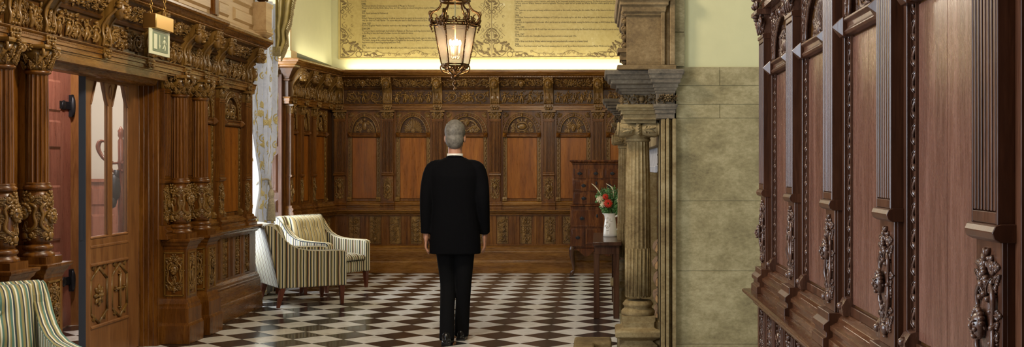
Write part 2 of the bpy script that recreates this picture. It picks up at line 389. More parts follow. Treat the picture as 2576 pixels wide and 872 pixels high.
def fill(mb, w, h, r, n, z0=0.0, s=1.0, ok=None):      # leaves and berries packed over a ground of w x h
    for q in range(n):
        x, z = r.uniform(-.48, .48)*w, z0+r.uniform(.05, .95)*h
        if ok and not ok(x, z): continue
        t = r.random(); l = .03*s*r.uniform(.7, 1.3)
        if t < .55: acanthus(mb, x, z, l*1.4, l*.9, r.uniform(0, 2*PI), 0, .0075)
        elif t < .8: leaf(mb, x, z, l*1.5, l*.5, r.uniform(0, 2*PI), 0, .009)
        else:
            for k in range(3): mb.ell((x+r.uniform(-.4, .4)*l, -.006, z+r.uniform(-.4, .4)*l), (l*.22, .009, l*.22), 0, 5, 4)
def urn(mb, x, z, s, dep=0.0):
    mb.ell((x, -dep-.1*s, z+.5*s), (.32*s, .3*s, .34*s), 0, 9, 6)
    mb.ell((x, -dep-.1*s, z+.12*s), (.2*s, .2*s, .07*s), 0, 8, 4)
    mb.ell((x, -dep-.1*s, z+.86*s), (.3*s, .26*s, .06*s), 0, 8, 4)
    for sg in (-1, 1): spiral(mb, x+sg*.38*s, z+.62*s, .16*s, 1.2, PI/2, -sg, .045*s, dep)
def figure(mb, x, z, h, rnd, dep=0.0):
    lean = rnd.uniform(-.12, .12)*h; sg = rnd.choice((-1, 1)); th = .1*h
    mb.ell((x+lean, -dep-th*.8, z+.89*h), (.06*h, th*.8, .075*h), 0, 7, 5)
    mb.ell((x+lean*.8, -dep-th*.6, z+.73*h), (.115*h, th*.8, .09*h), lean*2, 8, 5); mb.ell((x+lean*.4, -dep-th*.6, z+.56*h), (.085*h, th*.8, .12*h), lean*2, 8, 5)
    for k in range(4): mb.tube([(x-.02*h*sg+.05*h*(k-1.5), -dep-th*.5, z+.56*h), (x+sg*.06*h+.07*h*(k-1.5), -dep-th*.7, z+.3*h), (x+.09*h*(k-1.5), -dep-th*.3, z+.12*h)], [.012*h, .022*h, .015*h], 4)
    mb.tube([(x+lean*.4, -dep-th*.5, z+.5*h), (x+sg*.1*h, -dep-th*1.2, z+.28*h), (x+sg*.03*h, -dep-th*.4, z+.0*h)], [.09*h, .07*h, .04*h], 6)
    mb.tube([(x, -dep-th*.5, z+.5*h), (x-sg*.1*h, -dep-th*.8, z+.26*h), (x-sg*.13*h, -dep-th*.3, z)], [.09*h, .07*h, .04*h], 6)
    mb.tube([(x+lean+.1*h, -dep-th, z+.74*h), (x+.24*h, -dep-th*1.2, z+.6*h), (x+.2*h, -dep-th, z+.42*h)], [.045*h, .04*h, .03*h], 5)
    mb.tube([(x+lean-.1*h, -dep-th, z+.74*h), (x-.22*h, -dep-th, z+rnd.uniform(.55, .9)*h), (x-.27*h, -dep-th, z+rnd.uniform(.5, 1.0)*h)], [.045*h, .04*h, .03*h], 5)
    for k in range(3): leaf(mb, x+rnd.uniform(-.2, .2)*h, z+rnd.uniform(.05, .4)*h, .3*h, .1*h, rnd.uniform(0, PI), dep, th*.6)
def frieze_scroll(w, h, seed):
    mb = MB(); r = random.Random(seed); k = seed % 4
    R = h*.42; n = max(1, int((w/2-h*.25)/(R*1.9)))
    if k == 0: mask(mb, 0, 0, h*.78)
    elif k == 1: rosette(mb, 0, 0, h*.4, 9, 0, .016)
    elif k == 2: urn(mb, 0, -h*.45, h*.9)
    else:
        figure(mb, 0, -h*.48, h*.95, r)
    for sg in (-1, 1):
        x = h*.38
        step = (w/2-x)/max(1, n)
        for i in range(n):
            cx = sg*(x+step*(i+.5)); up = 1 if i % 2 else -1
            spiral(mb, cx, 0, min(R, step*.52), 1.7, PI/2*up, sg*up, h*.05)
            rosette(mb, cx, 0, h*.12, 5, .006, .012)
            for q in range(5):
                a = r.uniform(0, 2*PI); rr = min(R, step*.5)
                leaf(mb, cx+math.cos(a)*rr*.75, math.sin(a)*rr*.75, h*.24, h*.12, a+1.0, 0, .011)
            for zz in (-1, 1):
                acanthus(mb, cx-sg*step*.48, zz*h*.12, h*.34, h*.24, PI/2*zz+r.uniform(-.3, .3), 0, .01)
    fill(mb, w, h, r, int(w*h*700), -h/2, min(1, h/.13))
    return mb
def frieze_figures(w, h, seed):
    mb = MB(); r = random.Random(seed); n = max(2, int(w/(h*.62)))
    for i in range(n): figure(mb, -w/2+w*(i+.5)/n, -h*.47, h*.93*r.uniform(.85, 1), r)
    fill(mb, w, h, r, int(w*h*750), -h/2, 1)
    for i in range(n*2): leaf(mb, r.uniform(-w/2, w/2)*.92, r.uniform(-.4, .3)*h, h*.3, h*.13, r.uniform(0, PI), 0, .009)
    return mb
def grotesque(w, h, seed):        # vertical candelabra panel, centred on x, from z=0 to h
    mb = MB(); r = random.Random(seed); k = seed % 3
    urn(mb, 0, h*.02, w*.5)
    z = h*.24
    for sg in (-1, 1):
        spiral(mb, sg*w*.24, h*.16, w*.18, 1.4, -PI/2, -sg, w*.06)
        spiral(mb, sg*w*.26, h*.88, w*.17, 1.5, PI/2, sg, w*.06)
        mb.tube([(sg*w*.1, -w*.06, h*.2), (sg*w*.42, -w*.1, h*.35), (sg*w*.36, -w*.08, h*.55), (sg*w*.42, -w*.1, h*.7), (sg*w*.15, -w*.06, h*.8)], [w*.05, w*.075, w*.06, w*.07, w*.04], 6)
        acanthus(mb, sg*w*.08, h*.7, h*.14, w*.3, PI/2-sg*.6, 0, w*.09)
        acanthus(mb, sg*w*.06, h*.3, h*.12, w*.3, -PI/2+sg*.7, 0, w*.08)
    if k == 0:
        mask(mb, 0, h*.6, w*.62); figure(mb, 0, h*.24, h*.28, r)
    elif k == 1:
        mb.ell((0, -.004, h*.5), (w*.4, .012, h*.2), 0, 16, 6); mask(mb, 0, h*.5, w*.55, .01)
        for q in range(12):
            a = 2*PI*q/12; mb.ell((math.cos(a)*w*.4, -.01, h*.5+math.sin(a)*h*.2), (w*.07, .012, w*.07), 0, 5, 4)
    else:
        figure(mb, 0, h*.27, h*.5, r)
    rosette(mb, 0, h*.93, w*.22, 6, 0, w*.09)
    for q in range(6): mb.ell((r.uniform(-.2, .2)*w, -.012, h*(.76+.02*q)), (w*.09, w*.1, w*.08), 0, 6, 4)
    for q in range(9):
        for sg in (-1, 1):
            zz = h*(.08+.1*q); acanthus(mb, sg*w*(.3+.08*(q % 2)), zz, w*.34, w*.22, PI/2-sg*(.5+.5*(q % 3)), 0, w*.06)
    return mb.xform(lambda x, y, z: (x, y*.62, z))
def dado_carving(w, h, seed):
    mb = MB(); k = seed % 4; r = random.Random(seed)
    mb.box(-w/2, w/2, -.006, 0, 0, h)
    nb = int(h/.022)
    for i in range(nb):
        for sg in (-1, 1): mb.ell((sg*(w/2-.008), -.006, h*(i+.5)/nb), (.006, .008, .007), 0, 5, 4)
    iw = w-.036
    if k == 0:
        rosette(mb, 0, h*.5, iw*.45, 8, .006, .012)
        for zz in (.2, .8):
            for q in range(3): mb.ell(((q-1)*iw*.33, -.01, h*zz), (iw*.12, .01, h*.055), 0, 6, 4)
            rosette(mb, 0, h*(zz+(.11 if zz > .5 else -.11)), iw*.3, 6, .006, .01)
        for zz in (.32, .68): mb.box(-iw*.4, iw*.4, -.014, 0, h*zz-.008, h*zz+.008)
    elif k == 1:
        urn(mb, 0, h*.06, iw*.75, .006)
        for q in range(4):
            for sg in (-1, 1): acanthus(mb, 0, h*(.36+.13*q), iw*.5, iw*.35, PI/2-sg*.8, .006, .009)
        rosette(mb, 0, h*.93, iw*.22, 6, .006, .01)
    elif k == 2:
        for zz, sg in ((.25, 1), (.75, -1)):
            for s2 in (-1, 1): spiral(mb, s2*iw*.25, h*zz, iw*.24, 1.6, PI/2, s2*sg, .007, .006)
            rosette(mb, 0, h*(zz+sg*.13), iw*.24, 6, .006, .01)
        rosette(mb, 0, h*.5, iw*.3, 10, .006, .012)
    else:
        for i in range(5):
            for s2 in (-1, 1):
                leaf(mb, 0, h*(.06+i*.18), iw*.55, iw*.22, PI/2-s2*.75, .006, .01)
                mb.ell((s2*iw*.4, -.012, h*(.1+i*.18)), (iw*.07, .01, iw*.07), 0, 5, 4)
            mb.ell((0, -.013, h*(.1+i*.18)), (iw*.09, .012, h*.04), 0, 6, 4)
    f = MB(); fill(f, iw, h*.97, r, 55, .005, .75); mb.join(f, lambda x, y, z: (x, y-.005, z))
    return mb
def lunette(seed):            # radius 1, base at z=0
    mb = MB(); k = seed % 6; T = .05
    if k == 0:                 # shield cartouche
        mb.ell((0, -.05, .42), (.2, .10, .26), 0, 12, 7)
        for sg in (-1, 1):
            spiral(mb, sg*.3, .66, .14, 1.5, PI, sg, T); spiral(mb, sg*.62, .3, .2, 1.6, PI/2, sg, T); spiral(mb, sg*.34, .16, .12, 1.5, 0, -sg, T)
            mb.tube([(sg*.2, -.05, .75), (sg*.5, -.08, .62), (sg*.78, -.05, .35), (sg*.86, -.05, .08)], [.04, .06, .05, .03], 6)
            acanthus(mb, sg*.5, .45, .3, .25, PI/2-sg*.6, 0, T)
            acanthus(mb, sg*.68, .06, .25, .2, PI/2-sg*1.2, 0, T)
        mb.ell((0, -.06, .83), (.13, .07, .09), 0, 8, 5)
    elif k == 1:               # sunflower
        for ring, rr, n in ((0, .78, 15), (1, .52, 11)):
            for i in range(n):
                a = PI*(i+.5)/n; acanthus(mb, math.cos(a)*rr*.35, .12+math.sin(a)*rr*.35, rr*.62, .2, a, .03*ring, T)
        rosette(mb, 0, .16, .2, 10, .06, T); mb.ell((0, -.1, .16), (.12, .09, .12), 0, 9, 6)
        for sg in (-1, 1): rosette(mb, sg*.55, .1, .13, 7, 0, T)
    elif k == 2:               # mask with ribbons
        mask(mb, 0, .64, .42)
        for sg in (-1, 1):
            mb.tube([(sg*.12, -.06, .8), (sg*.4, -.09, .72), (sg*.62, -.07, .5), (sg*.5, -.06, .3), (sg*.3, -.06, .42)], [.04, .06, .055, .05, .035], 6)
            spiral(mb, sg*.62, .2, .18, 1.7, PI/2, sg, T); spiral(mb, sg*.28, .16, .14, 1.7, PI/2, -sg, T)
            mb.tube([(0, -.06, .1), (sg*.3, -.08, .33), (sg*.6, -.06, .42), (sg*.86, -.06, .2)], [.04, .055, .05, .04], 6)
            acanthus(mb, sg*.3, .55, .25, .2, -sg*.4+(PI if sg < 0 else 0), 0, T)
    elif k == 3:               # oval boss in strapwork
        mb.ell((0, -.06, .4), (.3, .13, .17), 0, 16, 8)
        pts = [(math.cos(a)*.4, -.07, .4+math.sin(a)*.26) for a in [2*PI*i/24 for i in range(25)]]
        mb.tube(pts, .04, 6)
        for sg in (-1, 1):
            spiral(mb, sg*.6, .5, .16, 1.7, PI, -sg, T); spiral(mb, sg*.68, .18, .16, 1.6, PI/2, sg, T)
            spiral(mb, sg*.28, .78, .1, 1.5, 0, sg, T); acanthus(mb, sg*.1, .06, .3, .2, PI/2-sg*1.3, 0, T)
        leaf(mb, 0, .68, .25, .14, PI/2, 0, T)
    elif k == 4:               # winged mask and swags
        mask(mb, 0, .3, .46)
        for sg in (-1, 1):
            for q in range(5): leaf(mb, sg*.14, .3, .36+.1*q, .12, (PI/2-sg*(1.55-.28*q)) if sg > 0 else (PI/2+(1.55-.28*q)), .01*q, T)
            pts = [(sg*(.05+.75*t), -.08, .86-.35*t*t-.25*math.sin(PI*t)) for t in [i/10 for i in range(11)]]
            mb.tube(pts, .035, 6)
            spiral(mb, sg*.62, .14, .12, 1.5, PI/2, sg, T); spiral(mb, sg*.35, .12, .1, 1.5, PI/2, -sg, T)
    else:                      # scroll of leaves
        for sg in (-1, 1):
            spiral(mb, sg*.42, .32, .3, 2.0, PI/2, sg, T); acanthus(mb, sg*.7, .3, .3, .2, PI/2, 0, T)
            for q in range(5): leaf(mb, sg*(.2+.12*q), .55, .2, .1, PI/2-sg*.3*q, 0, T)
        urn(mb, 0, .05, .5)
    r = random.Random(seed)
    for q in range(46):
        a, rr = r.uniform(.04, PI-.04), r.uniform(.35, .92)
        acanthus(mb, math.cos(a)*rr, math.sin(a)*rr*.98, .12, .09, r.uniform(0, 2*PI), 0, .03)
    return mb
def head_bust(mb, x, y, z, s):
    t = MB(); mask(t, 0, 0, s); mb.join(t, lambda a, b, c: (a+x, b+y, c+z))

# ---------------------------------------------------------------- panelling kit (x along, -y out, z up)
ZL, ZU = .865, .98
ZA0, ZF0, ZF1, ZC0, ZC1 = 2.225, 2.315, 2.52, 2.665, 2.765
class Kit:
    def __init__(k, nm, oak, rail, carv, field, back):
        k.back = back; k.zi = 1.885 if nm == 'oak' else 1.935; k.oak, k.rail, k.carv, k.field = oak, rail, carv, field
        # pilaster: shaft and base
        w = .076
        m = MB()
        m.prof(-w-.02, w+.02, [(.10, ZL), (.10, ZL+.03), (.088, ZL+.035), (.088, ZL+.05), (.098, ZL+.06), (.098, ZL+.075), (.08, ZL+.09), (.08, ZU)])
        m.box(-w, w, -.046, 0, ZU, 2.11); m.box(-w+.0005, w-.0005, -.055, -.04, ZU, 1.34)
        m.prof(-w-.008, w+.008, [(.062, 1.325), (.074, 1.332), (.078, 1.345), (.072, 1.358), (.06, 1.362)])
        m.prof(-w-.006, w+.006, [(.058, 2.085), (.07, 2.09), (.07, 2.105), (.058, 2.11)])
        n = 7
        for i in range(n):     # reeds between flutes
            x = -w+.008+(2*w-.016)*(i+.5)/n
            m.prof(x-.0054, x+.0054, [(.046, 1.38), (.0655, 1.388), (.0655, 2.064), (.046, 2.075)])
        m.box(-w-.001, -w+.006, -.0655, 0, 1.36, 2.09); m.box(w-.006, w+.001, -.0655, 0, 1.36, 2.09)
        m.box(-w+.006, w-.006, -.0655, -.04, 1.362, 1.385); m.box(-w+.006, w-.006, -.0655, -.04, 2.07, 2.09)
        k.pil = m.mesh(nm+'_pilaster', oak, .0015)
        # capital
        m = MB()
        m.box(-.066, .066, -.06, 0, 2.11, 2.2)
        m.prof(-.098, .098, [(.085, 2.2), (.1, 2.205), (.1, 2.222), (.09, ZA0)])
        for i in range(3): acanthus(m, (i-1)*.046, 2.112, .06, .05, PI/2, .06, .012)
        for i in range(4): leaf(m, (i-1.5)*.04, 2.135, .05, .03, PI/2, .058, .012)
        for sg in (-1, 1): spiral(m, sg*.062, 2.172, .03, 1.7, PI/2, sg, .009, .07)
        rosette(m, 0, 2.195, .024, 7, .085, .012)
        k.cap = m.mesh(nm+'_capital', carv)
        k.ped = []
        for sd in range(3):
            m = MB(); g = grotesque(.11, .32, sd); m.join(g, lambda x, y, z: (x, y*1.3-.055, z+.992))
            k.ped.append(m.mesh(nm+'_pedestal_carving', carv))
        # corbel
        m = MB(); S = [(.05, ZF0-.01), (.075, ZF0), (.085, ZF0+.05), (.075, ZF0+.1), (.08, ZF0+.15), (.12, ZF0+.21), (.17, ZF0+.26), (.195, ZF0+.32), (.20, ZC0)]
        m.prof(-.06, .06, S)
        for sg in (-1, 1):
            m.tube([(sg*.056, -d-.006, z) for d, z in S[1:]], .011, 6)
            spiral(m, sg*.03, ZF0+.06, .022, 1.5, PI/2, sg, .007, .085)
        for i in range(3): m.ell(((i-1)*.034, -.088, ZF0+.012), (.012, .012, .012), 0, 6, 4)
        acanthus(m, 0, ZF0+.04, .12, .07, PI/2, .083, .012)
        k.corb = m.mesh(nm+'_corbel', carv, 0)
        m = MB(); head_bust(m, 0, -.15, ZF0+.262, .15); k.head = m.mesh(nm+'_carved_head', carv)
        m = MB()
        m.prof(-.062, .062, [(.085, ZA0+.035), (.093, ZA0+.04), (.093, ZA0+.075), (.085, ZF0-.01)])
        for sg in (-1, 1): spiral(m, sg*.03, ZA0+.025, .02, 1.3, PI/2, -sg, .009, .085)
        m.ell((0, -.1, ZA0+.02), (.016, .014, .016), 0, 8, 5)
        for i in range(3): m.ell(((i-1)*.036, -.097, ZA0+.06), (.011, .012, .011), 0, 6, 4)
        k.brk = m.mesh(nm+'_strapwork_bracket', carv)
        k.dado = [dado_carving(.15, .37, s).mesh(nm+'_dado_carving', carv) for s in range(4)]
        k.lun = [lunette(s).mesh(nm+'_carved_lunette', carv) for s in range(6)]
        k.fri = [frieze_scroll(.54, .17, s).mesh(nm+'_frieze_carving', carv) for s in range(4)] + [frieze_figures(.54, .17, s).mesh(nm+'_frieze_carving', carv) for s in range(4)]
        k.band = [frieze_scroll(.54, .125, s+11).mesh(nm+'_cove_carving', carv) for s in range(3)]
        m = MB()
        m.add([(-.028, -.01, -.032), (.028, -.01, -.032), (.028, -.01, .032), (-.028, -.01, .032), (-.028, -.045, -.032), (.028, -.045, -.032), (.028, -.045, .032), (-.028, -.045, .032), (0, -.078, 0)],
              [(0, 1, 2, 3), (0, 1, 5, 4), (1, 2, 6, 5), (2, 3, 7, 6), (3, 0, 4, 7), (4, 5, 8), (5, 6, 8), (6, 7, 8), (7, 4, 8)])
        k.boss = m.mesh(nm+'_boss', oak, .001)
    def guilloche(k, z0, z1):
        m = MB(); n = int((z1-z0)/.034)
        m.box(-.028, .028, -.012, 0, z0, z1)
        m.box(-.028, -.022, -.02, 0, z0, z1); m.box(.022, .028, -.02, 0, z0, z1)
        m.tube([(.010*math.sin(PI*q/4), -.014-.005*math.cos(PI*q/4), z0+(z1-z0)*q/(4*n)) for q in range(4*n+1)], .0052, 4)
        for i in range(n):
            z = z0+(z1-z0)*(i+.5)/n; sg = 1 if i % 2 else -1
            leaf(m, sg*.006, z-.014, .032, .017, PI/2+sg*.75, .011, .008)
        return m
    def bay(k, root, x0, x1, seed, zt=ZA0):
        w = x1-x0; c = (x0+x1)/2
        fw = .032; sw = .048 if w > .4 else .04
        hi = w/2-fw-sw
        if w < .4: hi = w/2-fw-.012
        zi = k.zi; zc = zi+.03; RX = min(hi+.04, w/2-fw-.004); RZ = zt-.03-zc; IX, IZ = RX*.80, RZ*.82
        m = MB()
        for sg in (-1, 1): m.box(*sorted((sg*w/2, sg*(w/2-fw))), -.03, 0, ZU, zt)
        m.box(-w/2+fw, w/2-fw, -.03, 0, zt-.02, zt)
        m.box(-w/2, w/2, -.02, 0, ZU, ZU+.03)
        m.prof(-hi-.01, hi+.01, [(.02, zi-.027), (.036, zi-.024), (.042, zi-.014), (.032, zi-.002), (.032, zi+.013), (.044, zi+.022), (.044, zi+.03), (.02, zi+.034)])
        n = 28; ax = w/2-fw
        o = []; i_ = []
        for j in range(n+1):
            a = PI*j/n; ca, sa = math.cos(a), math.sin(a)
            i_.append((ca*IX, sa*IZ))
            dx_, dz_ = ca*IX, sa*IZ
            tx = ax/abs(dx_) if abs(dx_) > 1e-6 else 9e9; tz = (zt-.02-zc)/dz_ if dz_ > 1e-6 else 9e9; t = min(tx, tz)
            o.append((dx_*t, dz_*t))
        vs = [(x, -.022, zc+z) for x, z in i_]+[(x, -.022, zc+z) for x, z in o]+[(x, 0, zc+z) for x, z in i_]+[(x, 0, zc+z) for x, z in o]
        q = n+1; fs = []
        for j in range(n): fs += [(j, j+1, q+j+1, q+j), (j, j+1, 2*q+j+1, 2*q+j)]
        m.add(vs, fs)
        fo = m.build('arched_panel_frame', k.oak, root, .0015, loc=(c, 0, 0))
        # archivolt
        m = MB(); mx_, mz_ = (RX+IX)/2, (RZ+IZ)/2
        for ex, ez, th in ((RX, RZ, .007), (IX, IZ, .008)):
            m.tube([(math.cos(PI*j/30)*ex, -.026, zc+math.sin(PI*j/30)*ez) for j in range(31)], th, 6)
        na = 20
        for j in range(na):
            a = PI*(j+.5)/na; x_, z_ = math.cos(a)*mx_, zc+math.sin(a)*mz_
            leaf(m, x_, z_, .026, .013, a+.5, .02, .009); leaf(m, x_, z_, .024, .012, a+2.4, .02, .009); m.ell((x_, -.03, z_), (.006, .008, .006), 0, 6, 4)
        rr_ = random.Random(seed)
        for sg in (-1, 1):
            cx_, cz_ = sg*(ax-.032), zt-.05
            rosette(m, cx_, cz_, .03, 6, .022, .012)
            for q in range(6): leaf(m, cx_, cz_, .055, .022, PI+sg*.3+(q*.42-.3 if sg > 0 else PI-q*.42+.3), .021, .009)
            for q in range(3): leaf(m, sg*(ax-.014), zt-.1-.035*q, .035, .016, -PI/2+sg*.3, .021, .008)
        leaf(m, 0, zc+IZ-.01, .05, .035, PI/2, .026, .018)
        m.build('archivolt', k.carv, fo)
        ob('carved_lunette', k.lun[seed % 6], fo, (0, -.007, zc), 0, (IX*.97, (IX+IZ)*.28, IZ*.97))
        # field
        m = MB(); m.fr(-hi+.001, hi-.001, -.014, .0, ZU+.03, zi-.025, .01)
        if seed % 2: m.box(-.001, .001, -.0145, 0, ZU+.05, zi-.035)
        m.build('panel_field', k.field, fo)
        if w > .4:
            g = k.guilloche(ZU+.03, zi-.025).mesh('bead_strip', k.carv)
            for sg in (-1, 1): ob('bead_strip', g, fo, (sg*(hi+sw/2), 0, 0))
        for sg in (-1, 1):
            ob('diamond_boss', k.boss, fo, (sg*(hi+sw/2 if w > .4 else hi), 0.0, zi+.003), 0, (1, 1, 1) if w > .4 else (.6, .8, .6))
            m = MB(); m.prof(-.03, .03, [(.045, ZU+.0), (.05, ZU+.03), (.035, ZU+.055), (.02, ZU+.06)]); m.ell((0, -.045, ZU+.03), (.014, .016, .014), 0, 8, 5)
            if w > .4: m.build('strip_foot', k.carv, fo, loc=(sg*(hi+sw/2), 0, 0))
        return fo
    def pilaster(k, root, x, seed, ww=1.0):
        p = ob('pilaster', k.pil, root, (x, 0, 0), 0, (ww, 1, 1))
        ob('capital', k.cap, p); ob('carved_pedestal', k.ped[seed % 3], p)
        return p
    def lower(k, root, x0, x1, ins, seed=0, iw=.15, skip=()):
        m = MB()
        m.prof(x0, x1, [(.135, 0), (.135, .15), (.128, .165), (.115, .172), (.115, .29), (.108, .3)])
        m.prof(x0, x1, [(.108, .3), (.11, .315), (.098, .325), (.1, .345), (.085, .355), (.07, .37), (.06, .375)])
        m.build('plinth', k.rail, root, .0015)
        m = MB(); m.box(x0, x1, -.045, 0, .375, .79)
        cs = sorted(ins); edges = []
        m.box(x0, x1, -.062, 0, .375, .395); m.box(x0, x1, -.062, 0, .775, .80)
        prev = x0
        for c in cs:
            if c-iw/2-.012 > prev: m.box(prev, c-iw/2-.012, -.062, 0, .395, .775)
            prev = c+iw/2+.012
        if prev < x1: m.box(prev, x1, -.062, 0, .395, .775)
        for a, b in zip(cs[:-1], cs[1:]):
            if b-a > iw+.06:
                c = (a+b)/2
                for q in (-.022, .0, .022): m.box(c+q-.004, c+q+.004, -.066, 0, .395, .775)
        m.build('dado_frame', k.oak, root, .0015)
        for i, c in enumerate(cs): ob('dado_carving', k.dado[(i+seed) % 4], root, (c, -.045, .4), 0, (iw/.15, 1, 1))
        m = MB()
        m.prof(x0, x1, [(.06, .79), (.085, .795), (.085, .805), (.1, .815), (.115, .83), (.118, .84), (.135, .845), (.14, .852), (.14, .862), (.13, ZL)])
        m.build('dado_rail', k.rail, root, .001)
        m = MB()
        m.prof(x0, x1, [(.08, ZL), (.08, ZL+.028), (.066, ZL+.034), (.066, ZL+.05), (.075, ZL+.058), (.075, ZL+.072), (.05, ZL+.085), (.045, ZL+.1), (.025, ZU)])
        m.build('base_moulding', k.rail, root, .001)
    def entab(k, root, x0, x1, corbs, fwd=0.0, seed=0, cor=True, m0=0, m1=0, board=.375):
        g = lambda pr: [(d+fwd, z) for d, z in pr]
        m = MB()
        m.prof(x0, x1, g([(.06, ZA0), (.07, ZA0+.002), (.07, ZA0+.03), (.08, ZA0+.034), (.08, ZA0+.065), (.088, ZA0+.07), (.096, ZA0+.078), (.096, ZF0-.008), (.06, ZF0)]), miter=(m0, m1))
        nb = int((x1-x0)/.012)
        for i in range(nb):
            x = x0+(x1-x0)*(i+.5)/nb; m.box(x-.0035, x+.0035, -.084-fwd, -.078-fwd, ZA0+.052, ZA0+.062)
        m.build('architrave', k.rail, root)
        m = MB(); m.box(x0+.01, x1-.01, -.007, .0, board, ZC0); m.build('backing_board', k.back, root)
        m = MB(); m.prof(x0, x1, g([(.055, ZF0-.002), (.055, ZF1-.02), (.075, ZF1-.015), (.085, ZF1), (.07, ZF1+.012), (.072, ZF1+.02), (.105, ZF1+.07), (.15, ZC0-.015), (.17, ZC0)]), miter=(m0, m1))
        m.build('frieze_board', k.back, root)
        m = MB()
        m.prof(x0, x1, g([(.17, ZC0), (.19, ZC0+.004), (.19, ZC0+.02), (.215, ZC0+.03), (.235, ZC0+.05), (.24, ZC0+.055), (.255, ZC0+.06), (.262, ZC0+.075), (.262, ZC1-.008), (.255, ZC1)]), miter=(m0, m1))
        nb = int((x1-x0)/.022)
        for i in range(nb):
            x = x0+(x1-x0)*(i+.5)/nb; m.ell((x, -.197-fwd, ZC0+.014), (.007, .008, .01), .5, 5, 4)
        m.build('cornice', k.rail, root)
        for i, c in enumerate(corbs):
            cb = ob('corbel', k.corb, root, (c, -fwd, 0)); ob('carved_head', k.head, cb); ob('strapwork_bracket', k.brk, cb)
        ed = [x0]+list(corbs)+[x1]
        for i, (a, b) in enumerate(zip(ed[:-1], ed[1:])):
            a2 = a+(.06 if i else .01); b2 = b-(.06 if i < len(ed)-2 else .01); w = b2-a2
            if w < .08: continue
            q = (seed+i*3) % 8; sc = w/.56
            kk = k.fri[q]
            f = ob('frieze_carving', kk, root, ((a2+b2)/2, -.056-fwd, (ZF0+ZF1-.02)/2), 0, (sc, 1.2, 1))
            ob('cove_carving', k.band[(seed+i) % 3], root, ((a2+b2)/2, -.112-fwd, ZF1+.08), (.58, 0, 0), (sc, 1.1, 1))

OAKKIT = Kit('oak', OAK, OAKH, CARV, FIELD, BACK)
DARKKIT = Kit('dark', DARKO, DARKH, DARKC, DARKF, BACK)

# ================================================================ THE ROOM
CEILZ = 4.6
XL, XR = -3.635, .855         # panelling ground planes, left screen and right wall
YB = 15.265
m = MB(); m.box(-7.5, 2.2, -2.2, 15.9, -.12, 0); struct(m.build('floor', FLOOR))
m = MB(); m.box(-7.5, 2.2, -2.2, 15.9, CEILZ, CEILZ+.1); struct(m.build('ceiling', CEIL))
m = MB(); m.box(-4.1, 2.0, 15.45, 15.6, ZC1-.1, CEILZ); m.box(-4.1, 2.0, YB, 15.6, 0, ZC1-.1)
struct(m.build('wall_back', PLAST))
m = MB(); m.box(-4.4, 2.0, -2.15, -2.0, 0, CEILZ); struct(m.build('wall_front', OAK))
m = MB(); m.box(XR, 1.1, -2.0, 5.55, 0, CEILZ); struct(m.build('wall_right', PLASTG))
# left wall: solid behind the screen, daylight window near the camera, window recess at the far end
m = MB()
m.box(-3.9, XL, -2.0, 1.2, 0, CEILZ); m.box(-3.9, XL, 4.4, 6.98, 0, CEILZ); m.box(-3.9, XL, 1.2, 4.4, 0, .9); m.box(-3.9, XL, 1.2, 4.4, 3.7, CEILZ)
m.box(-3.9, XL, 6.98, 9.10, 2.21, CEILZ); m.box(-3.9, XL, 9.10, 11.58, 0, CEILZ)
m.box(-4.3, XL-.02, 11.45, 11.58, 0, CEILZ)
struct(m.build('wall_left', OAK))
m = MB()
m.add([(-4.3, 13.55, 0), (-3.88, 13.55, 0), (-3.70, 15.45, 0), (-4.3, 15.45, 0), (-4.3, 13.55, 2.70), (-3.88, 13.55, 2.70), (-3.70, 15.45, 2.70), (-4.3, 15.45, 2.70)],
      [(0, 1, 2, 3), (4, 5, 6, 7), (0, 1, 5, 4), (1, 2, 6, 5), (2, 3, 7, 6), (3, 0, 4, 7)])
m.box(-4.3, -3.72, 13.35, 15.45, 2.86, CEILZ)
struct(m.build('wall_far_left', PLAST))
m = MB(); m.box(-4.3, -3.72, 11.58, 13.35, 3.75, CEILZ); struct(m.build('trim_1', PLAST))

def window(nm, x, y0, y1, z0, z1, nx, nz):
    m = MB()
    m.box(x-.03, x+.03, y0, y0+.07, z0, z1); m.box(x-.03, x+.03, y1-.07, y1, z0, z1)
    m.box(x-.03, x+.03, y0, y1, z0, z0+.08); m.box(x-.03, x+.03, y0, y1, z1-.08, z1)
    for i in range(1, nx): c = y0+(y1-y0)*i/nx; m.box(x-.018, x+.018, c-.018, c+.018, z0, z1)
    for i in range(1, nz): c = z0+(z1-z0)*i/nz; m.box(x-.018, x+.018, y0, y1, c-.018, c+.018)
    o = struct(m.build(nm, PALEW)); g = MB(); g.box(x-.004, x+.004, y0+.03, y1-.03, z0+.03, z1-.03)
    g.build('pane', GLASS, o)
window("window_1", -4.05, 11.6, 13.5, .45, 3.72, 3, 6)
window('window_2', -3.85, 1.2, 4.4, .9, 3.7, 4, 5)
m = MB(); m.box(-4.12, -3.98, 11.58, 13.5, 0, .45); m.box(-4.12, -3.9, 11.6, 13.49, .42, .46); struct(m.build('trim_2', OAK))
# panelled shutter case at the far side of the window
t = thing('window_shutter_case', 'brown panelled shutter case at the far side of the curtained window', 'shutter', (-3.97, 13.5, 0))
m = MB(); m.box(-.3, .115, 0, .05, .02, 2.84); m.prof(-.3, .13, [(0, 2.8), (.012, 2.805), (.02, 2.83), (.02, 2.845), (0, 2.85)]); m.box(.085, .115, -.012, 0, .02, 2.8); m.build('casing', DARKO, t, .002)
for z0, z1 in ((.1, .82), (.9, 1.06), (1.14, 1.62), (1.70, 1.98), (2.06, 2.72)):
    m = MB(); m.fr(-.16, .07, -.014, 0, z0, z1, .028); m.fr(-.12, .03, -.018, -.01, z0+.05, z1-.05, .01); m.build('shutter_panel', DARKO, t)
# gallery woodwork above: plaster reveal, timber head board
m = MB(); m.box(-3.98, -3.70, 13.3, 13.35, 2.85, 3.75); m.box(-3.86, -3.70, 13.34, 13.6, 2.765, 2.86); struct(m.build('trim_3', PALEW))

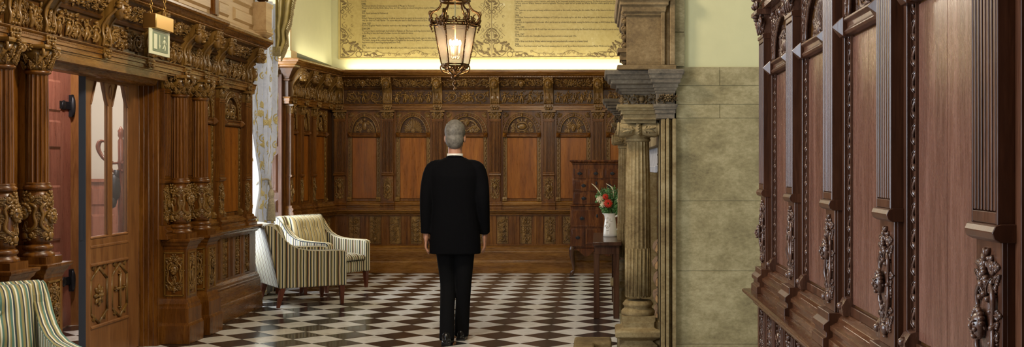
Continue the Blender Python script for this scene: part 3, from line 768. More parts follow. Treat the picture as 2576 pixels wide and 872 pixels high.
# ---- back wall panelling
PXS = [X_(u, 15.2) for u in (975, 1101, 1245, 1380, 1505)]
xb0, xb1 = -3.50, 1.25
bk_ = thing('back_wall_panelling', 'carved oak panelling with arched panels and fluted pilasters below the printed history', 'wall panelling', (0, YB, 0))
K = OAKKIT
K.lower(bk_, -3.70, xb1, [X_(u, 15.2) for u in (891, 943, 994, 1047, 1100, 1153, 1205, 1264, 1323, 1383, 1430, 1485, 1540)])
allp = [X_(852, 15.15)]+PXS+[X_(1640, 15.2)]
for i, x in enumerate(allp): K.pilaster(bk_, x, i)
sd = [0, 1, 2, 3, 4, 5]
for i, (a, b) in enumerate(zip(allp[:-1], allp[1:])): K.bay(bk_, a+.076, b-.076, sd[i])
K.entab(bk_, -3.70, xb1, allp, seed=0)
# ---- angled panelling between window and back wall
P0, P1 = Vector((-3.84, 13.6)), Vector((-3.675, 15.24))
ang = math.atan2(P1.y-P0.y, P1.x-P0.x); L = (P1-P0).length
lr = thing('window_side_panelling', 'narrow carved oak panelling between the curtained window and the back wall', 'wall panelling', (P0.x, P0.y, 0), ang)
K.lower(lr, 0, L+.03, [.2, .5, .8, 1.12, 1.4], 2, .12)
for i, (x, w_) in enumerate(((.06, .6), (.40, .7), (.84, .7))): K.pilaster(lr, x, i+1, w_)
K.bay(lr, .11, .345, 3); K.bay(lr, .455, .785, 0); K.bay(lr, .895, 1.42, 4)
K.entab(lr, 0, L+.02, (.08, .5, .95, 1.40), seed=3, m0=-1)
re_ = bpy.data.objects.new('entablature_return', None); C.objects.link(re_); re_.parent = lr; re_.rotation_euler = (0, 0, -PI/2)
K.entab(re_, -.14, 0, (), seed=1, m1=1, board=ZF0)
m = MB(); m.box(-.02, .02, 0.0, .16, 0, 2.7); m.build('end_post', OAK, lr)

# ---- left screen (x along world +Y; outward +X)
sc = thing('carved_oak_screen', 'tall carved oak screen with fluted columns around the glazed doorway', 'screen', (XL, 0, 0), PI/2)
K.lower(sc, 9.95, 11.55, [10.0, 10.27, 10.62, 10.98, 11.27], 1, .13)
for i, x in enumerate((10.52, 11.30)): K.pilaster(sc, x, i)
K.bay(sc, 10.0, 10.44, 2); K.bay(sc, 10.6, 11.22, 5)
m = MB(); m.box(11.38, 11.55, -.03, 0, ZU, ZA0); m.build('end_stile', OAK, sc)
for x in (9.19, 9.72, 6.60, 6.98): K.pilaster(sc, x, 1)
K.entab(sc, 9.95, 11.50, (10.42, 11.28), 0, 4)
K.entab(sc, 5.7, 9.95, (6.05, 6.62, 7.05, 7.86, 8.63, 9.40, 9.86), .065, 5, board=ZF0-.03)
m = MB(); m.box(5.7, 9.95, -.125, -.0, ZA0-.012, ZA0); m.box(7.07, 9.03, -.12, .10, 2.16, ZA0)
m.prof(7.07, 9.03, [(-.0, 2.12), (.03, 2.13), (.045, 2.16), (.07, 2.18), (.075, 2.2), (.09, ZA0)], back=.1); m.build('door_lintel', OAKH, sc)
m = MB()
for a, b in ((5.7, 7.045), (9.062, 10.0)): m.box(a, b, -.02, 0, ZL, ZA0-.013)
for a, b in ((5.7, 7.045), (9.062, 10.0)): m.box(a, b, -.03, 0, 0, ZL)
m.build('screen_board', OAK, sc)
# column, pedestal
def col_ped():
    m = MB()
    m.sq(0, 0, .12, .10, [(.042, 0), (.045, .15), (.036, .17), (.03, .175), (.03, .29), (.022, .31), (.02, .33), (.006, .36), (0, .37), (0, .775), (.006, .785), (.008, .8), (.022, .815), (.03, .835), (.045, .845), (.048, .855), (.048, ZL)])
    for sx, w_ in ((-1, .062), (1, .062)):
        pass
    return m
PEDM = col_ped().mesh('column_pedestal', OAK, .002)
def framed(w, h, seed):
    mb = MB(); g = grotesque(w, h, seed); mb.join(g)
    for x0, x1, z0, z1 in ((-w/2-.018, -w/2-.006, -.012, h+.012), (w/2+.006, w/2+.018, -.012, h+.012), (-w/2-.018, w/2+.018, -.018, -.006), (-w/2-.018, w/2+.018, h+.006, h+.018)):
        mb.box(x0, x1, -.007, 0, z0, z1)
    return mb
PEDC = [framed(.13, .33, s).mesh('pedestal_carving', CARV) for s in range(3)]
m = MB()
m.lathe(0, 0, [(.098, .905), (.1, .915), (.096, .93), (.082, .938), (.08, .948), (.09, .955), (.092, .966), (.086, .978), (.072, .985)], 28)
m.lathe(0, 0, [(.072, .985), (.078, 1.02), (.084, 1.08), (.084, 1.2), (.078, 1.28), (.07, 1.325)], 28)
m.lathe(0, 0, [(.07, 1.32), (.082, 1.326), (.086, 1.338), (.082, 1.35), (.07, 1.356), (.076, 1.362), (.07, 1.37)], 28)
m.box(-.105, .105, -.105, .105, ZL, .908)
COLB = m.mesh('column_base', OAK)
m = MB(); m.lathe(0, 0, [(.067, 1.368), (.068, 1.5), (.0655, 1.8), (.062, 2.05)], 96, 16, .13); m.lathe(0, 0, [(.06, 2.04), (.066, 2.045), (.078, 2.052), (.078, 2.062), (.068, 2.068)], 28); SHAFT = m.mesh('fluted_shaft', OAK)
DRUM = []
for s_ in range(2):
    m = MB()
    for q in range(3):
        g = grotesque(.165, .32, s_+q)
        m.join(g, lambda x, y, z, q=q: ((.079-y*.95)*math.sin(x/.08+q*2*PI/3), -(.079-y*.95)*math.cos(x/.08+q*2*PI/3), z+.992))
    DRUM.append(m.mesh('carved_drum', CARV))
m = MB()
m.lathe(0, 0, [(.064, 2.066), (.066, 2.1), (.074, 2.15), (.088, 2.2)], 24)
for row, (z, r, l) in enumerate(((2.068, .066, .062), (2.105, .07, .07))):
    for i in range(8):
        a = 2*PI*(i+row*.5)/8
        g = MB(); acanthus(g, 0, 0, l, .05, PI/2, 0, .012)
        m.join(g, lambda x, y, z, a=a, r=r, zz=z: ((r+.004-y+.35*z*z/.06)*math.cos(a)-x*math.sin(a), (r+.004-y+.35*z*z/.06)*math.sin(a)+x*math.cos(a), z+zz))
for i in range(4):
    a = PI/4+i*PI/2
    g = MB(); spiral(g, .028, 0, .032, 1.6, PI, -1, .011); spiral(g, .02, .0, .03, 1.3, PI, -1, .009)
    m.join(g, lambda x, y, z, a=a: ((.078+x)*math.cos(a)-y*math.sin(a), (.078+x)*math.sin(a)+y*math.cos(a), z+2.175))
    b = i*PI/2; g = MB(); rosette(g, 0, 0, .026, 7, 0, .012)
    m.join(g, lambda x, y, z, b=b: ((.1-y)*math.cos(b)-x*math.sin(b), (.1-y)*math.sin(b)+x*math.cos(b), z+2.205))
m.sq(0, 0, .085, .085, [(.0, 2.197), (.012, 2.2), (.016, 2.21), (.012, 2.224), (0, 2.226)])
CCAP = m.mesh('corinthian_capital', CARV)
for i, x in enumerate((6.53, 6.95, 9.31, 9.79)):
    p = ob('column', PEDM, sc, (x, -.118, 0))
    if i == 1 or i == 2: pass
    ob('column_base', COLB, p); ob('fluted_shaft', SHAFT, p); ob('carved_drum', DRUM[i % 2], p); ob('corinthian_capital', CCAP, p)
    ob('pedestal_carving', PEDC[i % 3], p, (0, -.1005, .41))
    ob('pedestal_carving', PEDC[(i+1) % 3], p, (-.1205, 0, .41), -PI/2)
# door jamb linings
for (yy, sg) in ((9.005, 1), (7.095, -1)):
    m = MB()
    for k_ in range(5):
        lo, hi = sorted((yy+sg*.018*k_, yy+sg*(.118-.0015*k_))); m.box(lo, hi, .10-.032*k_, .135-.001*k_, 0, 2.2-.002*k_)
        m.tube([(yy+sg*(.018*k_+.009), .10-.032*k_, 0), (yy+sg*(.018*k_+.009), .10-.032*k_, 2.18)], .005, 6)
    m.build('door_jamb', OAK, sc, .004)

# ---- half-glazed door leaf
DX = -3.75; dy0, dy1 = 8.05, 9.0

leaf_t = bpy.data.objects.new('door_1', None); C.objects.link(leaf_t); leaf_t.location = (DX, dy0, 0); leaf_t.rotation_euler = (0, 0, PI/2)
leaf_t['kind'] = 'structure'; leaf_t['label'] = 'half glazed oak door leaf with two pointed panes and carved lower panels'
W = dy1-dy0
def dbox(mb, x0, x1, z0, z1, d=.024): mb.box(x0, x1, -d, d, z0, z1)
m = MB(); st = .10; T_ = .016
dbox(m, 0, st, .01, 2.16, T_); dbox(m, W-.2, W, .01, 2.16, T_); gx0, gx1 = st, W-.2; gm = (gx0+gx1)/2
dbox(m, gx0, gx1, .011, .28, T_); dbox(m, gx0, gx1, .75, .93, T_); dbox(m, gx0, gx1, 2.10, 2.16, T_); dbox(m, gm-.03, gm+.03, .281, .749, T_); dbox(m, gm-.03, gm+.03, .931, 2.099, T_)
for a, b in ((gx0, gm-.03), (gm+.03, gx1)):      # pointed heads
    c = (a+b)/2
    for x0, x1 in ((a, a+.078), (b, b-.078)):
        m.add([(x, y, z) for y in (-T_+.002, T_-.002) for x, z in ((x0, 1.93), (x0, 2.1), (x1, 2.1))], [(0, 1, 2), (3, 4, 5), (0, 1, 4, 3), (1, 2, 5, 4), (0, 2, 5, 3)])
    m.prof(a+.001, b-.001, [(.010, .93), (.020, .933), (.022, .942), (.010, .95)])
    for x0 in (a+.004, b-.004): m.tube([(x0, -.014, .95), (x0, -.014, 1.93)], .006, 5)
    for s_, e_ in (((a, 1.925), (a+.08, 2.098)), ((b, 1.925), (b-.08, 2.098))):
        m.tube([(s_[0], -.018, s_[1]), (e_[0], -.018, e_[1])], .008, 5)
leaf(m, gm, 1.98, .11, .05, PI/2, .014, .01)
m.prof(gx0, gx1, [(.016, .725), (.026, .733), (.026, .745), (.018, .752)]); m.prof(gx0, gx1, [(.016, .265), (.026, .272), (.026, .285), (.018, .292)])
m.prof(gx0, gx1, [(.016, .86), (.022, .865), (.022, .88), (.016, .885)])
m.build('door_frame', DOORW, leaf_t, .002)
g = MB(); g.box(gx0, gx1, -.011, -.009, .92, 2.11); g.build('glass_pane', GLASS, leaf_t)
m = MB(); m.box(gx0, gx1, -.006, .006, .27, .755); m.build('lower_board', DOORW, leaf_t)
for i, (a, b) in enumerate(((gx0, gm-.03), (gm+.03, gx1))):
    c = (a+b)/2; w_ = b-a; m = MB()
    oc = [(c, .30), (b-.012, .385), (b-.012, .625), (c, .715), (a+.012, .625), (a+.012, .385), (c, .30)]
    for p, q in zip(oc[:-1], oc[1:]): m.tube([(p[0], -.01, p[1]), (q[0], -.01, q[1])], .012, 4)
    for zz, up in ((.315, PI/2), (.69, PI/2)):
        for sg in (-1, 1): acanthus(m, c+sg*w_*.3, zz, .055, .04, up, .006, .01)
    if i == 0:
        rosette(m, c, .505, .085, 8, .006, .014); rosette(m, c, .505, .05, 6, .016, .014)
    else:
        m.tube([(c, -.016, .37), (c, -.018, .64)], .012, 6); m.tube([(c-.075, -.016, .52), (c+.075, -.016, .52)], .012, 6)
        for e in ((c, .375), (c, .635), (c-.075, .52), (c+.075, .52)): rosette(m, e[0], e[1], .026, 4, .008, .012)
    m.build('tracery_panel', CARV, leaf_t)
m = MB(); m.box(-.006, .001, -.028, .022, .02, 2.15); m.box(-.009, -.004, -.012, .012, .93, 1.12); m.build('lock_edge', BLACKW, leaf_t)

# ---- lobby behind the doorway
m = MB(); m.box(-7.3, -3.9, 14.2, 14.3, 1.3, CEILZ); struct(m.build('wall_lobby', BEIGE))
m = MB(); m.box(-7.19, -4.31, 14.16, 14.2, 0, 1.3)
for i in range(6):
    x = -6.9+i*.42; m.fr(x, x+.3, 14.135, 14.16, .3, .85, .03); m.fr(x, x+.3, 14.135, 14.16, .95, 1.2, .03)
m.box(-7.19, -4.31, 14.11, 14.16, 1.26, 1.299); m.box(-7.19, -4.31, 14.12, 14.16, 0, .2)
tag(m.build('lobby_wainscot', REDW), 'purplish brown panelled wainscot seen through the glazed door', 'wall panelling')
m = MB(); m.box(-7.3, -7.2, 4.0, 14.2, 0, CEILZ); struct(m.build('wall_lobby_left', BEIGE))
m = MB(); m.box(-7.3, -3.9, 4.0, 4.1, 0, CEILZ); struct(m.build('wall_lobby_front', BEIGE))
m = MB(); m.box(-4.82, -4.77, 11.58, 14.2, 0, CEILZ); m.box(-4.77, -4.3, 11.50, 11.58, 0, CEILZ); struct(m.build('wall_light_well', PLAST))
bd = thing('panelled_lobby_door', 'red brown panelled door with black strap hinges standing open behind the doorway', 'door', (-4.88, 9.35, 0), PI/2)
m = MB(); m.box(0, .86, -.02, .02, .01, 2.33)
m.build('door_slab', REDW, bd)
for z0, z1 in ((.12, .7), (.8, 1.3), (1.62, 1.88), (1.95, 2.24)):
    for x0 in (.08, .40): m = MB(); m.fr(x0, x0+.26, -.034, -.018, z0, z1, .022); m.build('door_panel', REDW, bd)
for z in (.42, 2.02):
    m = MB(); m.box(.62, .82, -.035, -.02, z-.035, z+.035); m.box(.82, .86, -.05, -.01, z-.1, z+.1); m.ell((.84, -.045, z), (.025, .03, .11), 0, 8, 5)
    m.ell((.7, -.035, z+.0), (.045, .01, .05), 0, 6, 4); m.build('strap_hinge', IRON, bd)
m = MB(); m.box(-4.93, -4.80, 10.24, 10.36, 0, 2.45); m.box(-4.85, -4.79, 10.27, 10.34, 0, 2.45); struct(m.build('trim_4', DOORW, None, .004))

# coat stand seen through the glass
cs = thing('coat_stand', 'dark bentwood coat stand with curled hooks seen through the door glass', 'coat stand', (X_(304, 12.6), 12.6, 0))
m = MB()
m.lathe(0, 0, [(.03, .25), (.028, .9), (.035, 1.0), (.028, 1.05), (.028, 1.45), (.04, 1.5), (.03, 1.54), (.033, 1.75), (.02, 1.78), (.034, 1.81), (.03, 1.84), (.036, 1.86), (.014, 1.9), (.005, 1.915)], 14); m.build('pole', LEGW, cs)
for i in range(5):
    a = 2*PI*i/5+.35; ca, sa = math.cos(a), math.sin(a); m = MB()
    pr = [(.03, 1.5), (.12, 1.5), (.22, 1.55), (.29, 1.66), (.27, 1.74), (.2, 1.74), (.17, 1.67), (.2, 1.62)]
    m.tube([(r*ca, r*sa, z) for r, z in pr], .013, 8)
    m.tube([(r*ca, r*sa, z) for r, z in ((.03, 1.42), (.09, 1.4), (.13, 1.45), (.11, 1.52))], .011, 8); m.build('hook', LEGW, cs)
m = MB()
for i in range(4):
    a = PI/4+i*PI/2; ca, sa = math.cos(a), math.sin(a)
    m.tube([(r*ca, r*sa, z) for r, z in ((.02, .5), (.1, .42), (.2, .12), (.3, .02))], .016, 8)
m.tube([(.16*math.cos(2*PI*i/24), .16*math.sin(2*PI*i/24), .45) for i in range(25)], .012, 6); m.build('base', LEGW, cs)
hat = MB(); hat.ell((-.05, -.06, 1.22), (.07, .07, .17), 0, 10, 7); hat.ell((-.07, -.08, 1.06), (.06, .05, .08), 0, 8, 6); hat.tube([(-.02, -.06, 1.42), (-.04, -.06, 1.3)], .03, 6)
tag(hat.build('hanging_scarf', IRON, None, loc=(X_(304, 12.6), 12.6, 0)), 'black bundle of cloth hanging on the coat stand', 'scarf')

# ---- right wall panelling
rp = thing('right_wall_panelling', 'dark oak panelling with fluted pilasters and carved pedestals close to the camera', 'wall panelling', (XR, 0, 0), -PI/2)
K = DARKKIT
ys = [5.47-.076, 4.68-.076, 3.91-.076, 3.155-.076, 2.35-.076, 1.6-.076, .85-.076]
PX = [-y for y in ys]
e0 = -5.53
ins = []; x = e0+.12
while x < .3: ins.append(x); x += .25
K.lower(rp, e0, .3, ins, 1, .14)
for i, x in enumerate(PX): K.pilaster(rp, x, i+(1 if i < 4 else 0))
for i, (a, b) in enumerate(zip(PX[:-1], PX[1:])): K.bay(rp, a+.076, b-.076, (5, 1, 5, 3, 1, 2)[i])
K.entab(rp, e0+.02, .3, PX, seed=2)
m = MB(); m.box(e0-.005, e0+.02, -.01, .24, 0, ZC1); m.build('end_board', DARKO, rp)

# ---- stone wall, chimneypiece
YS = 7.5
XW = X_(1700, YS)
m = MB(); m.box(XW+.005, 2.0, YS+.012, YS+.5, 0, CEILZ); m.box(XW+.005, 2.0, YS+.012, 15.9, CEILZ-.05, CEILZ)
m.box(1.15, 1.3, YS+.5, 15.5, 0, CEILZ); struct(m.build('wall_stone_side', PLASTG))
m = MB(); m.box(.86, 2.0, 5.56, 5.62, 0, CEILZ); struct(m.build('wall_return', PLASTG))
vz = [Z_(v, YS) for v in (168, 215, 262, 297, 505, 681, 865)]+[0]
m = MB(); g_ = .0015
xj = X_(1811, YS)
for i, (a, b) in enumerate(zip(vz[:-1], vz[1:])):
    for x0, x1 in (((XW, xj), (xj, 2.0)) if i in (0, 2) else ((XW, 2.0),)): m.box(x0+g_, x1-g_, YS, YS+.3, b+g_, a-g_)
struct(m.build('wall_ashlar', STONEW, None, .0015))
m = MB(); m.box(X_(1697, YS), X_(1722, YS), YS-.02, YS+.3, vz[0]+.002, Z_(82, YS)); m.box(X_(1697, YS), X_(1722, YS), YS-.02, YS+.3, Z_(81, YS), CEILZ); struct(m.build('trim_5', STONEW, None, .003))

cp = thing('stone_chimneypiece', 'weathered sandstone chimneypiece with fluted columns and a heavy moulded cornice', 'fireplace', (0, 0, 0))
XC, YC1, YC2 = .275, 7.75, 11.0
XJ = .42
def step(mb, x0, x1, y0, y1, pr):   # [(d, z)] around a block
    mb.sq((x0+x1)/2, (y0+y1)/2, (x1-x0)/2, (y1-y0)/2, pr)
m = MB(); m.box(XJ, XW, YS, YS+.42, 0, 1.79)
for a, b, dd in ((XJ, XJ+.03, .03), (XJ+.035, XJ+.055, .05), (XJ+.06, XW-.03, .015), (XW-.025, XW, .045)): m.box(a, b, YS-dd, YS+.1, .12, 1.79)
step(m, XJ-.01, XW+.02, YS-.04, YS+.38, [(.02, 0), (.02, .12), (0, .16)])
m.box(XJ, XW+.05, YC2-.15, YC2+.3, 0, 1.79); m.box(XJ, 1.2, YS+.42, YC2+.3, 1.62, 1.79); m.box(.95, 1.15, YS+.42, YC2, 0, 1.79)
m.build('jamb', STONE, cp, .004)
m = MB()
CAPS = []
for Yc in (YC1, YC2):
    p = MB()
    step(p, XC-.10, XC+.10, Yc-.11, Yc+.11, [(.03, 0), (.03, .24), (.0, .262), (.0, .268), (.02, .28), (.05, .295), (.06, .30), (.06, .335), (.05, .345), (.02, .352), (.01, .36), (.01, .40)])
    p.box(XC+.1, XJ+.02, Yc-.09, Yc+.09, 0, .4)
    pd = p.build('column_pedestal', STONE, cp, .004)
    c = MB()
    c.box(XC-.115, XC+.115, Yc-.115, Yc+.115, .40, .436)
    c.lathe(XC, Yc, [(.112, .432), (.118, .445), (.118, .462), (.108, .475), (.098, .48), (.096, .495), (.106, .503), (.107, .515), (.098, .525), (.092, .535)], 36)
    pass
    c.build('column_base', STONE, pd)
    c = MB()
    c.lathe(XC, Yc, [(.0895, .56), (.0895, .93), (.0895, .9301), (.084, 1.4), (.0775, 1.645)], 160, 20, .07)
    for i in range(20):        # cabled flutes in the lower third
        a = 2*PI*(i+.5)/20; c.tube([(XC+.086*math.cos(a), Yc+.086*math.sin(a), z) for z in (.57, .9)], .0075, 6)
    c.lathe(XC, Yc, [(.078, 1.64), (.086, 1.645), (.087, 1.66), (.078, 1.665)], 36)
    c.build('fluted_shaft', STONE, pd)
    c = MB()                      # capital: ionic cushion with bolsters
    c.lathe(XC, Yc, [(.078, 1.66), (.1, 1.685), (.1, 1.70)], 36)
    c.box(XC-.12, XC+.12, Yc-.12, Yc+.12, 1.765, 1.79)
    for sg in (-1, 1):
        pr_ = [(-.135, .046), (-.12, .05), (-.07, .047), (-.03, .038), (-.018, .036), (-.014, .047), (.014, .047), (.018, .036), (.03, .038), (.07, .047), (.12, .05), (.135, .046)]
        c.tube([(XC+x_, Yc+sg*.09, 1.722) for x_, r_q in pr_], [r_q for x_, r_q in pr_], 20)
        if sg < 0:
            g = MB()
            for dx, a_ in ((.03, .15), (.03, -.25), (-.03, PI-.15), (-.03, PI+.25)): acanthus(g, dx, .0, .09, .045, a_, 0, .007)
            for q in range(4): g.ell((0, 0, -.03+.02*q), (.012, .01, .008), .5, 6, 4)
            c.join(g, lambda x, y, z, Yc=Yc: (XC+x, Yc-.09+y-math.sqrt(max(.0001, .0475**2-min(z*z, .002))), 1.722+z))
    for sx in (-1, 1):
        for sy in (-1, 1):
            g = MB(); spiral(g, 0, 0, .045, 2.0, PI/2, 1, .009)
            c.join(g, lambda x, y, z, sx=sx, sy=sy: (XC+sx*(.133-y), Yc+sy*.095+x, z+1.722))
    c.build('ionic_capital', STONE, pd)
    # entablature block
    e = MB()
    step(e, XC-.105, XJ+.03, Yc-.15, Yc+.15, [(0, 1.79), (0, 1.825), (.014, 1.826), (.014, 1.852), (.028, 1.853), (.028, 1.862), (.040, 1.87), (.044, 1.888), (.0, 1.89), (0, 1.962), (.012, 1.963), (.012, 1.975), (.03, 1.985), (.03, 1.998), (.048, 2.0), (.048, 2.022), (.085, 2.03), (.085, 2.055), (.1, 2.058), (.112, 2.085), (.125, 2.088), (.13, 2.115), (.12, 2.12)])
    pe = e.build('entablature_block', STONEG, cp, .003)
    e = MB(); step(e, XC-.106, XJ+.029, Yc-.151, Yc+.151, [(0, 1.789), (0, 1.825), (.0145, 1.8255), (.0145, 1.852), (.0285, 1.8525), (.0285, 1.862), (.0405, 1.87), (.0445, 1.889), (.04, 1.8905)]); e.build('architrave_block', STONE, pe, .002)
    g = MB()
    fr_ = frieze_scroll(.3, .07, 2)
    g.join(fr_, lambda x, y, z: (x+XC+.02, Yc-.15+y, z+1.928))
    g.join(fr_, lambda x, y, z: (XC-.105+y, Yc-x, z+1.928))
    g.build('frieze_carving', STONED, pe)
e = MB()    # receding entablature between the columns and the return next to the wall
PRF = [(0, 1.79), (0, 1.825), (.014, 1.826), (.014, 1.852), (.028, 1.853), (.028, 1.862), (.040, 1.87), (.044, 1.888), (.0, 1.89), (0, 1.962), (.012, 1.963), (.012, 1.975), (.03, 1.985), (.03, 1.998), (.048, 2.0), (.048, 2.022), (.085, 2.03), (.085, 2.055), (.1, 2.058), (.112, 2.085), (.125, 2.088), (.13, 2.115), (.12, 2.12)]
step(e, XJ-.06, XW+.06, YC1+.1, YC2+.3, PRF)
step(e, XJ-.03, XW-.01, YS-.035, YS+.35, [(d*.45, z) for d, z in PRF])
e.build('lintel', STONEG, cp, .003)
g = MB(); fr_ = frieze_scroll(.13, .07, 1); g.join(fr_, lambda x, y, z: (x+XJ+.045, YS-.037+y*1.4, z+1.928)); g.build('frieze_carving', STONED, cp)
# overmantel tier
e = MB()
zt0 = 2.12
e.box(.125, XW+.0, YS-.06, YS+.6, zt0-.002, zt0+.03)
e.box(X_(1576, YS), X_(1664, YS), YS-.03, 8.6, zt0+.03, 2.50)
e.prof(X_(1576, YS), X_(1664, YS), [(.0, 2.49), (.0, 2.5)], back=.1) if False else None
step(e, X_(1576, YS), X_(1664, YS), YS-.03, 8.6, [(0, 2.48), (.012, 2.482), (.012, 2.50), (.025, 2.505), (.03, 2.53), (.03, 2.545), (.045, 2.55), (.045, 2.575), (.062, 2.585), (.066, 2.62), (.066, 2.66), (0, 2.661)])
e.box(X_(1576, YS), X_(1664, YS), YS-.03, 8.6, 2.662, CEILZ-.01)
for a, b, dd in ((1662, 1672, .05), (1672, 1684, .03), (1684, 1697, .06)): e.box(X_(a, YS), X_(b, YS), YS-dd, YS+.3, zt0+.03, CEILZ-.01)
e.build('overmantel', STONED, cp, .004)
g = MB()
for i in range(7):
    z = zt0+.06+i*.055; g.ell((X_(1573, YS), YS+.12, z), (.018, .09, .03), 0, 8, 6); spiral(g, X_(1570, YS), z, .018, 1.3, PI/2, 1, .008, -YS-.05)
g.box(X_(1554, YS), X_(1576, YS), YS, YS+.25, 2.24, 2.27); g.box(X_(1560, YS), X_(1576, YS), YS+.02, YS+.23, 2.19, 2.24)
g.build('carved_scroll_edge', STONED, cp)
# hearth kerb stones
m = MB()
m.box(-.19, .10, 8.42, 8.69, 0, .135); m.box(-.19, -.03, 7.2, 8.42, 0, .135); m.box(-.03, .2, 7.3, 8.42, 0, .075); m.build('hearth_kerb', STONE, cp, .02, 3)
m = MB(); m.box(.145, .2, 8.05, 8.75, .0, .2); m.box(.2, .45, 8.1, 10.7, 0, .06); m.build('hearth_slab', STONEW, cp, .008)
# iron hood, screen and logs in the opening
hd = MB()
hd.add([(XJ+.02, 8.3, 1.46), (.9, 8.3, 1.46), (.9, 10.5, 1.46), (XJ+.02, 10.5, 1.46), (XJ+.14, 8.5, 2.0), (.9, 8.5, 2.0), (.9, 10.3, 2.0), (XJ+.14, 10.3, 2.0)], [(0, 1, 2, 3), (4, 5, 6, 7), (0, 1, 5, 4), (1, 2, 6, 5), (2, 3, 7, 6), (3, 0, 4, 7)])
hd.box(XJ+.0, .9, 8.28, 10.52, 1.42, 1.47); tag(hd.build('fire_hood', STEEL, None, .004), 'grey metal smoke hood inside the stone fireplace', 'hood')
fs = thing('fire_screen', 'thin black iron fire screen frame beside the near stone jamb', 'fire screen', (XJ+.012, 7.98, 0))
m = MB(); m.box(-.008, .008, -.01, .01, 0, 1.76); m.build('upright', IRON, fs)
m = MB()
for i in range(26):
    z = .1+i*.063; spiral(m, 0, z, .014, 1.1, 0, 1 if i % 2 else -1, .005, .008); m.ell((0, -.014, z+.03), (.007, .006, .012), 0, 6, 4)
m.build('scrollwork', IRON, fs)
LOG = {}
rnd = random.Random(4)
def log_mesh(i):
    m = MB(); r = random.Random(i); pr = []
    n = 14; vs = []; off = [r.uniform(.85, 1.1) for _ in range(n)]
    for y in (-.17, -.06, .06, .17):
        for j in range(n):
            a = 2*PI*j/n; q = .057*off[j]*r.uniform(.97, 1.03); vs.append((q*math.cos(a), y, q*math.sin(a)))
    fs = [(k*n+j, k*n+(j+1) % n, (k+1)*n+(j+1) % n, (k+1)*n+j) for k in range(3) for j in range(n)]
    m.add(vs, fs); e = MB()
    for y, k in ((-.1705, 0), (.1705, 3)):
        e.add([(v[0]*.93, y, v[2]*.93) for v in vs[k*n:(k+1)*n]], [tuple(range(n))])
    m.add([], []); mm = m
    vs2 = vs; m.f.append(list(range(n-1, -1, -1))); m.sm.append(False); m.f.append(list(range(3*n, 4*n))); m.sm.append(False)
    return m.mesh('firewood_log', BARK), e.mesh('cut_face', CUT)
LM = [log_mesh(i) for i in range(4)]
ordn = ['bottom', 'second', 'third', 'fourth', 'fifth', 'sixth', 'seventh']
for row in range(7):
    for c_ in range(2):
        a, b = LM[(row*2+c_) % 4]
        o = ob('firewood_log', a, None, (XJ+.065+c_*.135, 8.62, .072+row*.128), (0, rnd.uniform(0, 6), 0))
        tag(o, 'split log in the %s row of the stack in the fireplace, %s the opening' % (ordn[row], 'nearer to' if c_ == 0 else 'deeper behind'), 'log', 'logs stacked in the fireplace')
        ob('cut_face', b, o)
